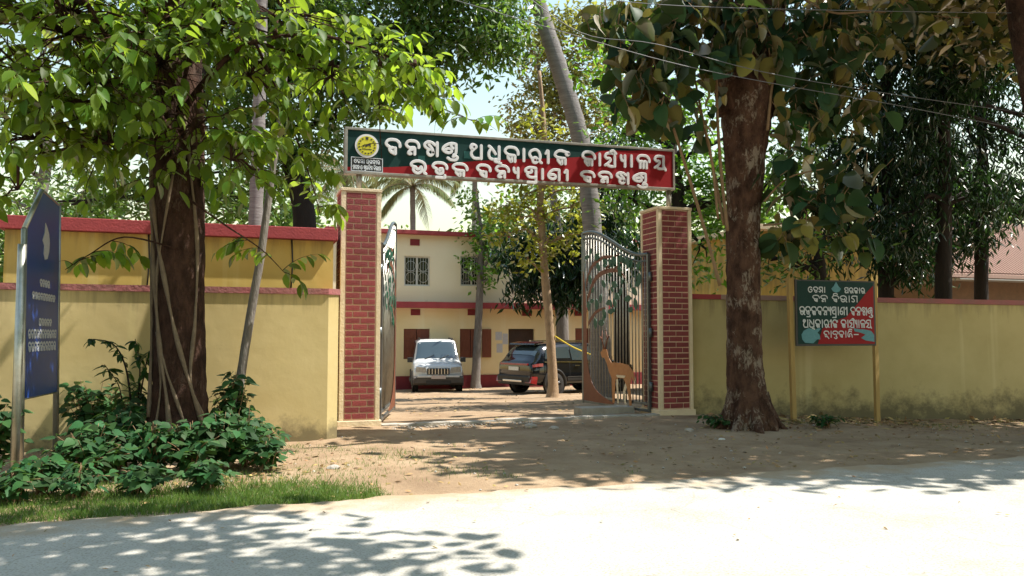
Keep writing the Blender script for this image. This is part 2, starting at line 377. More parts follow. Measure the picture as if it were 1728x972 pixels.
class MB:
    def __init__(s): s.v = []; s.f = []; s.sm = []
    def add(s, vs, fs, sm=False):
        k = len(s.v)
        s.v += [tuple(v) for v in vs]
        s.f += [tuple(i + k for i in f) for f in fs]
        s.sm += [sm] * len(fs)
        return s
    def box(s, a, b, bev=0.0):
        (x0, y0, z0), (x1, y1, z1) = a, b
        return s.add([(x0, y0, z0), (x1, y0, z0), (x1, y1, z0), (x0, y1, z0), (x0, y0, z1), (x1, y0, z1), (x1, y1, z1), (x0, y1, z1)],
                     [(0, 3, 2, 1), (4, 5, 6, 7), (0, 1, 5, 4), (1, 2, 6, 5), (2, 3, 7, 6), (3, 0, 4, 7)])
    def prism(s, pts, f0, f1):
        """polygon pts (list of 2-tuples); f0(u, v) / f1(u, v) give the two faces' points"""
        n = len(pts)
        vs = [f0(*p) for p in pts] + [f1(*p) for p in pts]
        fs = [tuple(range(n)), tuple(range(2 * n - 1, n - 1, -1))] + [(i, i + n, (i + 1) % n + n, (i + 1) % n) for i in range(n)]
        return s.add(vs, fs)
    def tube(s, pts, rad, n=8, wob=0.0, cap=True):
        pts = [Vector(p) for p in pts]
        if not hasattr(rad, '__len__'): rad = [rad] * len(pts)
        k = len(s.v); prev = None
        for i, p in enumerate(pts):
            t = (pts[min(i + 1, len(pts) - 1)] - pts[max(i - 1, 0)]).normalized()
            if prev is None:
                a = t.orthogonal().normalized()
            else:
                a = (prev - t * prev.dot(t)).normalized()
            prev = a; b = t.cross(a)
            for j in range(n):
                th = 2 * math.pi * j / n
                r = rad[i] * (1 + (random.uniform(-wob, wob) if wob else 0))
                s.v.append(tuple(p + (a * math.cos(th) + b * math.sin(th)) * r))
        for i in range(len(pts) - 1):
            for j in range(n):
                s.f.append((k + i * n + j, k + i * n + (j + 1) % n, k + (i + 1) * n + (j + 1) % n, k + (i + 1) * n + j)); s.sm.append(True)
        if cap:
            s.f.append(tuple(k + j for j in range(n - 1, -1, -1))); s.sm.append(False)
            e = k + (len(pts) - 1) * n
            s.f.append(tuple(e + j for j in range(n))); s.sm.append(False)
        return s
    def lathe(s, prof, c, axis, n=24):
        """prof: (radius, along) pairs turned about axis through c"""
        ax = Vector(axis).normalized(); a = ax.orthogonal().normalized(); b = ax.cross(a); k = len(s.v); c = Vector(c)
        for r, h in prof:
            for j in range(n):
                th = 2 * math.pi * j / n
                s.v.append(tuple(c + ax * h + (a * math.cos(th) + b * math.sin(th)) * r))
        for i in range(len(prof) - 1):
            for j in range(n):
                s.f.append((k + i * n + j, k + i * n + (j + 1) % n, k + (i + 1) * n + (j + 1) % n, k + (i + 1) * n + j)); s.sm.append(True)
        return s
    def mesh(s, name):
        me = bpy.data.meshes.new(name)
        me.from_pydata(s.v, [], s.f)
        me.polygons.foreach_set('use_smooth', s.sm)
        me.update()
        return me
    def build(s, name, m, parent=None, local=False, bevel=0.0):
        me = s.mesh(name)
        if bevel:
            bm = bmesh.new(); bm.from_mesh(me)
            bmesh.ops.bevel(bm, geom=list(bm.edges), offset=bevel, segments=2, affect='EDGES', profile=0.6)
            bm.to_mesh(me); bm.free()
        return link(name, me, parent, m, local)
def curve(pts, n=6):
    """Catmull-Rom through points of any dimension"""
    P = [np.array(p, float) for p in pts]
    if len(P) < 3: return [tuple(p) for p in P]
    out = []
    for i in range(len(P) - 1):
        p0, p1, p2, p3 = P[max(i - 1, 0)], P[i], P[i + 1], P[min(i + 2, len(P) - 1)]
        for k in range(n):
            t = k / n
            out.append(tuple(0.5 * ((2 * p1) + (-p0 + p2) * t + (2 * p0 - 5 * p1 + 4 * p2 - p3) * t * t + (-p0 + 3 * p1 - 3 * p2 + p3) * t ** 3)))
    out.append(tuple(P[-1]))
    return out
def structure(o): o['kind'] = 'structure'; return o
def stuff(o): o['kind'] = 'stuff'; return o

# ------------------------------------------------------------------ leaves
def leaf_base(kind):
    if kind == 'diamond':
        v = [(0, 0, 0), (0.45, 0.5, -0.06), (1, 0, -0.12), (0.45, -0.5, -0.06), (0.5, 0, 0.05)]
        return np.array(v), np.array([(0, 4, 1), (4, 2, 1), (0, 3, 4), (4, 3, 2)])
    if kind == 'blade':
        v = [(0, 0.5, 0), (0, -0.5, 0), (0.6, 0.32, -0.02), (0.6, -0.32, -0.02), (1, 0, -0.15)]
        return np.array(v), np.array([(0, 1, 3), (0, 3, 2), (2, 3, 4)])
    ts, ws = {'ovate': ([0, .12, .35, .65, .87, 1], [0, .62, 1, .82, .36, 0]),
              'heart': ([-.08, .02, .25, .55, .82, 1], [.3, .85, 1, .72, .3, 0]),
              'teak': ([0, .1, .32, .6, .85, 1], [0, .6, .95, 1, .6, 0])}[kind]
    curl, fold = {'ovate': (.22, .16), 'heart': (.2, .14), 'teak': (.45, .34)}[kind]
    v = []; f = []
    for t, w in zip(ts, ws):
        z = -curl * t * t
        v += [(t, 0, z), (t + (.02 if w else 0), w / 2, z + fold * w / 2 - .12 * w * w * fold), (t + (.02 if w else 0), -w / 2, z + fold * w / 2 - .12 * w * w * fold)]
    for i in range(len(ts) - 1):
        a, b = 3 * i, 3 * i + 3
        f += [(a, b, a + 1), (b, b + 1, a + 1), (a, a + 2, b), (b, a + 2, b + 2)]
    f = [t for t in f if len({tuple(v[i]) for i in t}) == 3]
    return np.array(v), np.array(f)
def frames(axis, nrm):
    x = axis / (np.linalg.norm(axis, axis=1, keepdims=True) + 1e-9)
    z = nrm - x * (nrm * x).sum(1, keepdims=True)
    z /= np.linalg.norm(z, axis=1, keepdims=True) + 1e-9
    return x, np.cross(z, x), z
def tri_mesh(name, V, T, smooth_=False):
    me = bpy.data.meshes.new(name)
    me.vertices.add(len(V)); me.vertices.foreach_set('co', np.ascontiguousarray(V, dtype=np.float32).ravel())
    me.loops.add(len(T) * 3); me.loops.foreach_set('vertex_index', np.ascontiguousarray(T, dtype=np.int32).ravel())
    me.polygons.add(len(T)); me.polygons.foreach_set('loop_start', np.arange(0, len(T) * 3, 3, dtype=np.int32))
    me.update(calc_edges=True); me.validate()
    return me
def leaf_mesh(name, kind, width, pos, axis, nrm, size):
    bv, bt = leaf_base(kind)
    bv = bv * np.array([1, width, 1]) if kind != 'teak' else bv * np.array([1, width, 1])
    x, y, z = frames(axis, nrm)
    s = size[:, None, None]
    V = pos[:, None, :] + s * (bv[None, :, 0:1] * x[:, None, :] + bv[None, :, 1:2] * y[:, None, :] + bv[None, :, 2:3] * z[:, None, :])
    T = bt[None] + (np.arange(len(pos)) * len(bv))[:, None, None]
    return tri_mesh(name, V.reshape(-1, 3), T.reshape(-1, 3))
def emit_leaves(parent, kind, width, mat, pos, axis, nrm, size, singles=0, name='foliage', leaf_name='leaf'):
    """up to `singles` leaves (those that show largest) as objects of their own, the rest as one part"""
    pos = np.asarray(pos); axis = np.asarray(axis); nrm = np.asarray(nrm); size = np.asarray(size)
    org = ORIGIN.get(parent.name, Vector())
    keep = np.ones(len(pos), bool)
    if singles:
        sc = np.zeros(len(pos))
        for i, p in enumerate(pos):
            u, v, d = project(p)
            if d > 1 and -30 < u < 1758 and -30 < v < 1000: sc[i] = size[i] / d
        idx = np.argsort(-sc)[:singles]
        idx = idx[sc[idx] > 0]
        bv, bt = leaf_base(kind)
        me = tri_mesh(leaf_name, bv * np.array([1, width, 1]), bt)
        me.materials.append(MATS[mat])
        x, y, z = frames(axis, nrm)
        for i in idx:
            o = bpy.data.objects.new(leaf_name, me)
            M = Matrix(((x[i][0], y[i][0], z[i][0], 0), (x[i][1], y[i][1], z[i][1], 0), (x[i][2], y[i][2], z[i][2], 0), (0, 0, 0, 1)))
            M = M @ Matrix.Scale(float(size[i]), 4)
            M.translation = Vector(pos[i]) - org
            o.matrix_local = M
            o.parent = parent
            col.objects.link(o)
        keep[idx] = False
    if keep.any():
        o = link(name, leaf_mesh(name, kind, width, pos[keep], axis[keep], nrm[keep], size[keep]), parent, mat)
        if singles: stuff(o)
        return o
def cloud(center, rad, n, clump=0.32, per=26, shell=0.55):
    """points in loose clumps inside an ellipsoid"""
    c = np.array(center); rad = np.array(rad, float)
    k = max(3, n // per)
    d = rng.normal(size=(k, 3)); d /= np.linalg.norm(d, axis=1, keepdims=True)
    rr = rng.uniform(shell ** 3, 1, size=(k, 1)) ** (1 / 3)
    cc = c + d * rr * rad
    pick = rng.integers(0, k, n)
    return cc[pick] + rng.normal(size=(n, 3)) * clump * np.array([1, 1, 0.7]), cc
def leaf_dirs(n, droop=0.4, flat=0.7):
    a = rng.normal(size=(n, 3)); a[:, 2] = a[:, 2] * 0.5 - droop
    z = rng.normal(size=(n, 3)) * (1 - flat); z[:, 2] += flat
    return a, z
def make_tree(name, label, stem, blobs, leaf, kind='diamond', width=0.5, size=0.2, bark='bark_dark', group=None, droop=0.4, flat=0.55, clump=0.32, per=26, limbs=True, sides=10, twigs=3, singles=0):
    """stem: [(point, radius)...] from the ground up; blobs: [(centre, (rx, ry, rz), leaves)]"""
    base = Vector(stem[0][0])
    t = thing(name, label, 'tree', base, group)
    mb = MB()
    pts = curve([(*p, r) for p, r in stem], 5)
    mb.tube([p[:3] for p in pts], [p[3] for p in pts], sides, wob=0.06)
    P = []
    sp = [Vector(p[:3]) for p in pts]
    for c, rad, n in blobs:
        pos, cc = cloud(c, rad, n, clump, per)
        P.append(pos)
        if limbs:
            c = Vector(c)
            best = min(range(len(sp)), key=lambda i: (sp[i] - c).length + 1.3 * max(0, sp[i].z - c.z + 0.3) + (3 if i < len(sp) * .35 else 0))
            a = sp[best]; r0 = max(0.025, pts[best][3] * 0.45)
            mid = a.lerp(c, 0.5) + Vector((random.uniform(-.3, .3), random.uniform(-.3, .3), random.uniform(0, .5)))
            lp = curve([tuple(a), tuple(mid), tuple(c)], 4)
            mb.tube(lp, [r0 * (1 - 0.75 * i / (len(lp) - 1)) for i in range(len(lp))], 6)
            for q in range(twigs):
                e = Vector(cc[random.randrange(len(cc))])
                mb.tube([lp[-3], tuple(c.lerp(e, .45) + Vector((0, 0, .15))), tuple(e)], [r0 * .4, r0 * .25, 0.008], 5)
    mb.build('trunk', bark, t)
    if P:
        P = np.concatenate(P)
        a, z = leaf_dirs(len(P), droop, flat)
        s = size * rng.uniform(0.65, 1.25, len(P))
        emit_leaves(t, kind, width, leaf, P, a, z, s, singles, 'crown')
    return t
def px_blobs(dep, lst, dens):
    """(px, py, rx px, ry px[, depth]) -> blobs with real radii at that depth"""
    out = []
    for q in lst:
        d = q[4] if len(q) > 4 else dep
        c = at_depth(q[0], q[1], d); k = d / FPX
        rx, rz = q[2] * k, q[3] * k
        out.append((c, (rx, 0.9 * (rx + rz) / 2, rz), int(dens * rx * rz) + 30))
    return out

# ================================================================== THE SETTING
def ground_mat(name, cs, sc, pebble=True):
    m, nt, b = nodes_of(name); L = nt.links
    g = nt.nodes.new('ShaderNodeNewGeometry')
    n1 = nt.nodes.new('ShaderNodeTexNoise'); n1.inputs['Scale'].default_value = sc; n1.inputs['Detail'].default_value = 10; n1.inputs['Roughness'].default_value = 0.7
    L.new(g.outputs['Position'], n1.inputs['Vector'])
    r = nt.nodes.new('ShaderNodeValToRGB'); e = r.color_ramp.elements
    e[0].position = 0.28; e[1].position = 0.74; e[0].color = (*cs[0], 1); e[1].color = (*cs[2], 1)
    k = e.new(0.5); k.color = (*cs[1], 1)
    L.new(n1.outputs[0], r.inputs[0])
    v = nt.nodes.new('ShaderNodeTexVoronoi'); v.inputs['Scale'].default_value = 26
    L.new(g.outputs['Position'], v.inputs['Vector'])
    rv = nt.nodes.new('ShaderNodeValToRGB'); rv.color_ramp.elements[0].position = 0.10; rv.color_ramp.elements[1].position = 0.22
    rv.color_ramp.elements[0].color = (0.62, 0.62, 0.62, 1); rv.color_ramp.elements[1].color = (1, 1, 1, 1)
    L.new(v.outputs['Distance'], rv.inputs[0])
    n5 = nt.nodes.new('ShaderNodeTexNoise'); n5.inputs['Scale'].default_value = 1.6; n5.inputs['Detail'].default_value = 3
    L.new(g.outputs['Position'], n5.inputs['Vector'])
    r5 = nt.nodes.new('ShaderNodeValToRGB'); r5.color_ramp.elements[0].position = 0.5; r5.color_ramp.elements[1].position = 0.62
    L.new(n5.outputs[0], r5.inputs[0])
    mm = nt.nodes.new('ShaderNodeMix'); mm.data_type = 'RGBA'; mm.inputs[6].default_value = (1, 1, 1, 1)
    L.new(r5.outputs[0], mm.inputs[0]); L.new(rv.outputs[0], mm.inputs[7])
    mx = nt.nodes.new('ShaderNodeMix'); mx.data_type = 'RGBA'; mx.blend_type = 'MULTIPLY'; mx.inputs[0].default_value = 0.9 if pebble else 0.45
    L.new(r.outputs[0], mx.inputs[6]); L.new(mm.outputs[2], mx.inputs[7])
    L.new(mx.outputs[2], b.inputs['Base Color'])
    b.inputs['Roughness'].default_value = 0.95; b.inputs['Specular IOR Level'].default_value = 0.15
    n4 = nt.nodes.new('ShaderNodeTexNoise'); n4.inputs['Scale'].default_value = 14; n4.inputs['Detail'].default_value = 9; n4.inputs['Roughness'].default_value = 0.7
    L.new(g.outputs['Position'], n4.inputs['Vector'])
    bp = nt.nodes.new('ShaderNodeBump'); bp.inputs['Strength'].default_value = 0.8 if pebble else 0.35; bp.inputs['Distance'].default_value = 0.03
    L.new(n4.outputs[0], bp.inputs['Height']); L.new(bp.outputs[0], b.inputs['Normal'])
    MATS[name] = m
ground_mat('dirt', ((0.19, 0.125, 0.078), (0.30, 0.21, 0.132), (0.40, 0.30, 0.20)), 0.9)
ground_mat('road_concrete', ((0.33, 0.312, 0.275), (0.42, 0.40, 0.36), (0.47, 0.45, 0.41)), 0.9, False)

gx = sorted(set([-400, -200, -100, -50, -25, -14] + [round(-8 + .2 * i, 2) for i in range(126)] + [20, 28, 45, 80, 150, 300, 500]))
gy = sorted(set([-300, -120, -50, -20, -8, 0, 3] + [round(5.6 + .2 * i, 2) for i in range(150)] + [38, 44, 50, 70, 120, 250, 600]))
def bumps(x, y):
    if not (-8 <= x <= 17 and 7.7 < y < 35.4): return 0
    a = 0.016 * math.sin(1.7 * x + 0.6 * y) * math.sin(0.9 * y - 0.5 * x) + 0.008 * math.sin(4.1 * x) * math.sin(3.3 * y + x)
    return a + random.uniform(-.006, .006)
V = [(x, y, ground_z(x, y) + bumps(x, y)) for y in gy for x in gx]
nx = len(gx)
F = [(j * nx + i, j * nx + i + 1, (j + 1) * nx + i + 1, (j + 1) * nx + i) for j in range(len(gy) - 1) for i in range(nx - 1)]
mb = MB(); mb.add(V, F, True)
structure(mb.build('ground', 'dirt'))

# road: a low concrete slab with a ragged broken edge on the verge side
mb = MB(); top = []; low = []
xs = [-120, -60, -30, -15] + [-8 + .12 * i for i in range(200)] + [18, 24, 35, 60, 120]
for x in xs:
    e = 7.48 + 0.06 * math.sin(1.3 * x) + 0.045 * math.sin(4.7 * x + 1) + 0.02 * math.sin(11 * x) + (random.uniform(-.03, .03) if -8 < x < 17 else 0)
    top.append((x, e, 0.034)); low.append((x, e + 0.05, -0.03))
near = [(x, 0.2, 0.034) for x in xs]
n = len(xs)
mb.add(near + top + low, [(i, i + 1, n + i + 1, n + i) for i in range(n - 1)] + [(n + i, n + i + 1, 2 * n + i + 1, 2 * n + i) for i in range(n - 1)])
m = MATS['road_concrete']; nt = m.node_tree; L = nt.links; b_ = nt.nodes['Principled BSDF']
src = b_.inputs['Base Color'].links[0].from_socket
g_ = nt.nodes.new('ShaderNodeNewGeometry'); sx_ = nt.nodes.new('ShaderNodeSeparateXYZ'); L.new(g_.outputs['Position'], sx_.inputs[0])
mr_ = nt.nodes.new('ShaderNodeMapRange'); mr_.inputs['From Min'].default_value = 6.2; mr_.inputs['From Max'].default_value = 7.6; mr_.inputs['To Min'].default_value = -.35; mr_.inputs['To Max'].default_value = .32
L.new(sx_.outputs[1], mr_.inputs[0])
nz_ = nt.nodes.new('ShaderNodeTexNoise'); nz_.inputs['Scale'].default_value = 1.6; nz_.inputs['Detail'].default_value = 9; nz_.inputs['Roughness'].default_value = .7
L.new(g_.outputs['Position'], nz_.inputs['Vector'])
ad_ = nt.nodes.new('ShaderNodeMath'); ad_.operation = 'ADD'; L.new(mr_.outputs[0], ad_.inputs[0]); L.new(nz_.outputs[0], ad_.inputs[1])
rp_ = nt.nodes.new('ShaderNodeValToRGB'); rp_.color_ramp.elements[0].position = .5; rp_.color_ramp.elements[1].position = .78; L.new(ad_.outputs[0], rp_.inputs[0])
mx_ = nt.nodes.new('ShaderNodeMix'); mx_.data_type = 'RGBA'; mx_.inputs[7].default_value = (.36, .27, .18, 1)
sp_n = nt.nodes.new('ShaderNodeTexNoise'); sp_n.inputs['Scale'].default_value = 55; sp_n.inputs['Detail'].default_value = 4; L.new(g_.outputs['Position'], sp_n.inputs['Vector'])
sp_r = nt.nodes.new('ShaderNodeValToRGB'); sp_r.color_ramp.elements[0].position = .36; sp_r.color_ramp.elements[1].position = .5; sp_r.color_ramp.elements[0].color = (.72, .7, .66, 1); L.new(sp_n.outputs[0], sp_r.inputs[0])
wv = nt.nodes.new('ShaderNodeTexVoronoi'); wv.feature = 'DISTANCE_TO_EDGE'; wv.inputs['Scale'].default_value = .42
wd_ = nt.nodes.new('ShaderNodeTexNoise'); wd_.inputs['Scale'].default_value = 2.2; wd_.inputs['Detail'].default_value = 6; L.new(g_.outputs['Position'], wd_.inputs['Vector'])
wa_ = nt.nodes.new('ShaderNodeVectorMath'); wa_.operation = 'MULTIPLY_ADD'; wa_.inputs[1].default_value = (.6, .6, .6); L.new(wd_.outputs[1], wa_.inputs[0]); L.new(g_.outputs['Position'], wa_.inputs[2]); L.new(wa_.outputs[0], wv.inputs['Vector'])
wr_ = nt.nodes.new('ShaderNodeValToRGB'); wr_.color_ramp.elements[0].position = .002; wr_.color_ramp.elements[1].position = .007; wr_.color_ramp.elements[0].color = (.45, .43, .4, 1); L.new(wv.outputs['Distance'], wr_.inputs[0])
mA = nt.nodes.new('ShaderNodeMix'); mA.data_type = 'RGBA'; mA.blend_type = 'MULTIPLY'; mA.inputs[0].default_value = 1; L.new(src, mA.inputs[6]); L.new(sp_r.outputs[0], mA.inputs[7])
mB = nt.nodes.new('ShaderNodeMix'); mB.data_type = 'RGBA'; mB.blend_type = 'MULTIPLY'; mB.inputs[0].default_value = .3; L.new(mA.outputs[2], mB.inputs[6]); L.new(wr_.outputs[0], mB.inputs[7])
src = mB.outputs[2]
L.new(rp_.outputs[0], mx_.inputs[0]); L.new(src, mx_.inputs[6]); L.new(mx_.outputs[2], b_.inputs['Base Color'])
structure(mb.build('road', 'road_concrete'))

# ------------------------------------------------------------------ boundary wall, left stretch (one thing with its return to the gate pillar)
WL_Y, WL_TOP = 12.15, 2.24
t = thing('boundary_wall', 'yellow boundary wall with pink coping behind the thick vine-wrapped tree', 'wall', (-6, WL_Y, 0), 'boundary walls beside the gate')
path = [(-16, WL_Y), (1.26, WL_Y), (1.42, WL_Y + .10), (1.52, 13.72)]
def wall_strip(path, th, z0, z1, mat, name, parent, over=0.0):
    mb = MB(); fr = []; bk = []
    for i, (x, y) in enumerate(path):
        a = Vector(path[max(i - 1, 0)]); b = Vector(path[min(i + 1, len(path) - 1)])
        d = (b - a).normalized(); nrm = Vector((d.y, -d.x))
        fr.append((x + nrm.x * over, y + nrm.y * over)); bk.append((x - nrm.x * (th + over), y - nrm.y * (th + over)))
    n = len(path)
    z0f = z0 if callable(z0) else (lambda x: z0); z1f = z1 if callable(z1) else (lambda x: z1)
    vs = [(x, y, z0f(x)) for x, y in fr] + [(x, y, z1f(x)) for x, y in fr] + [(x, y, z1f(x)) for x, y in bk] + [(x, y, z0f(x)) for x, y in bk]
    fs = []
    for i in range(n - 1):
        for k in range(4):
            a, b = k * n + i, ((k + 1) % 4) * n + i
            fs.append((a, a + 1, b + 1, b))
    fs += [(0, n, 2 * n, 3 * n), (n - 1, 4 * n - 1, 3 * n - 1, 2 * n - 1)]
    mb.add(vs, fs)
    return mb.build(name, mat, parent)
wall_strip(path, 0.2, -0.3, WL_TOP - 0.09, 'yellow_wall', 'wall', t)
wall_strip(path, 0.2, WL_TOP - 0.088, WL_TOP, 'coping_pink', 'coping', t, 0.025)

# right stretch, from the other pillar
wa = (8.40, 13.80); wb = at_depth(1720, 600, 16.3); wb = (wb.x, wb.y)
we = (wa[0] + (wb[0] - wa[0]) * 2.2, wa[1] + (wb[1] - wa[1]) * 2.2)
t = thing('boundary_wall', 'mould-stained yellow boundary wall with faded coping behind the small notice board', 'wall', (wa[0], wa[1], 0), 'boundary walls beside the gate')
rz = lambda x: 2.36 - 0.016 * (x - 8.4)
n_ = 14
rpath = [(wa[0] + (we[0] - wa[0]) * i / n_, wa[1] + (we[1] - wa[1]) * i / n_) for i in range(n_ + 1)]
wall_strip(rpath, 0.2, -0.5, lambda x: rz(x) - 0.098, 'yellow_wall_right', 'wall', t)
cut1, cut2 = 9.05, 10.35
def sub(x0, x1):
    f = lambda x: wa[1] + (x - wa[0]) * (we[1] - wa[1]) / (we[0] - wa[0])
    return [(x0, f(x0)), ((x0 + x1) / 2, f((x0 + x1) / 2)), (x1, f(x1))]
for x0, x1, m in ((wa[0], cut1, 'red_paint'), (cut1 + .004, cut2, 'coping_grey'), (cut2 + .004, we[0], 'coping_pink')):
    wall_strip(sub(x0, x1), 0.2, lambda x: rz(x) - 0.096, rz, m, 'coping', t, 0.03)

# ------------------------------------------------------------------ brick gate pillars
GY = 13.60                       # front plane of both pillars
def pillar(x0, x1, label, mat_top='cream_paint'):
    dep = x1 - x0 - 0.02; H = 4.05; tr = 0.075
    t = thing('gate_pillar', label, 'pillar', ((x0 + x1) / 2, GY + dep / 2, 0), 'brick pillars of the gateway')
    MB().box((x0 + .012, GY + .012, -.3), (x1 - .012, GY + dep - .012, H - .06)).build('core', 'mortar', t)
    MB().box((x0 - .012, GY - .012, H - .055), (x1 + .012, GY + dep + .012, H)).build('cap', 'cream_paint', t, bevel=0.008)
    MB().box((x0 - .03, GY - .03, -.3), (x1 + .03, GY + dep + .03, 0.11)).build('base', 'cream_paint', t, bevel=0.01)
    for cx, cy in ((x0, GY), (x1, GY), (x0, GY + dep), (x1, GY + dep)):
        sx = 1 if cx == x0 else -1; sy = 1 if cy == GY else -1
        xa, xb = sorted((cx, cx + sx * tr)); ya, yb = sorted((cy, cy + sy * tr))
        MB().box((xa, ya, .112), (xb, yb, H - .057)).build('corner_trim', 'cream_paint', t, bevel=0.006)
    rows = 36; z0, z1 = 0.13, H - .07; rh = (z1 - z0) / rows
    cache = {}
    org = ORIGIN[t.name]
    for face in ('front', 'left', 'right'):
        a0, a1 = (x0 + tr + .01, x1 - tr - .01) if face == 'front' else (GY + tr + .01, GY + dep - tr - .01)
        L = a1 - a0
        for r in range(rows):
            cuts = [0, .5, 1] if r % 2 else [0, .25, .75, 1]
            for c0, c1 in zip(cuts, cuts[1:]):
                wd = (c1 - c0) * L - .021; ht = rh - .021
                key = (face == 'front', round(wd, 3))
                if key not in cache:
                    b = MB()
                    b.box((-wd / 2, -.006, -ht / 2), (wd / 2, .02, ht / 2)) if face == 'front' else b.box((-.006, -wd / 2, -ht / 2), (.006, wd / 2, ht / 2))
                    me = b.mesh('brick')
                    bm = bmesh.new(); bm.from_mesh(me)
                    bmesh.ops.bevel(bm, geom=list(bm.edges), offset=.003, segments=1, affect='EDGES')
                    bm.to_mesh(me); bm.free()
                    me.materials.append(MATS['brick_paint'])
                    cache[key] = me
                o = bpy.data.objects.new('brick', cache[key])
                m_ = a0 + (c0 + c1) / 2 * L; zc = z0 + (r + .5) * rh + random.uniform(-.0015, .0015)
                pr = random.uniform(-.001, .002)
                p = Vector((m_, GY + .004 - pr, zc)) if face == 'front' else Vector(((x0 + .008 - pr) if face == 'left' else (x1 - .008 + pr), m_, zc))
                o.location = p - org; o.parent = t
                col.objects.link(o)
    return t
pillar(1.60, 2.28, 'red painted brick pillar under the emblem end of the overhead sign')
pillar(7.65, 8.39, 'red painted brick pillar carrying the open gate leaf with the deer')

# gate sill: low concrete strip across the opening
mb = MB()
for i in range(18):
    xa, xb = 2.32 + i * .294, 2.32 + (i + 1) * .294
    mb.box((xa, 13.55 + random.uniform(-.03, .03), -.1), (xb - .004, 13.78, .035 + random.uniform(-.012, .012)))
structure(mb.build('gate_sill', 'concrete'))
o = MB().box((6.35, 14.35, -.1), (7.5, 14.75, .12)).build('gate_stop_block', 'concrete', bevel=.01)
tag(o, 'low dark concrete block on the ground under the deer gate leaf', 'concrete block')

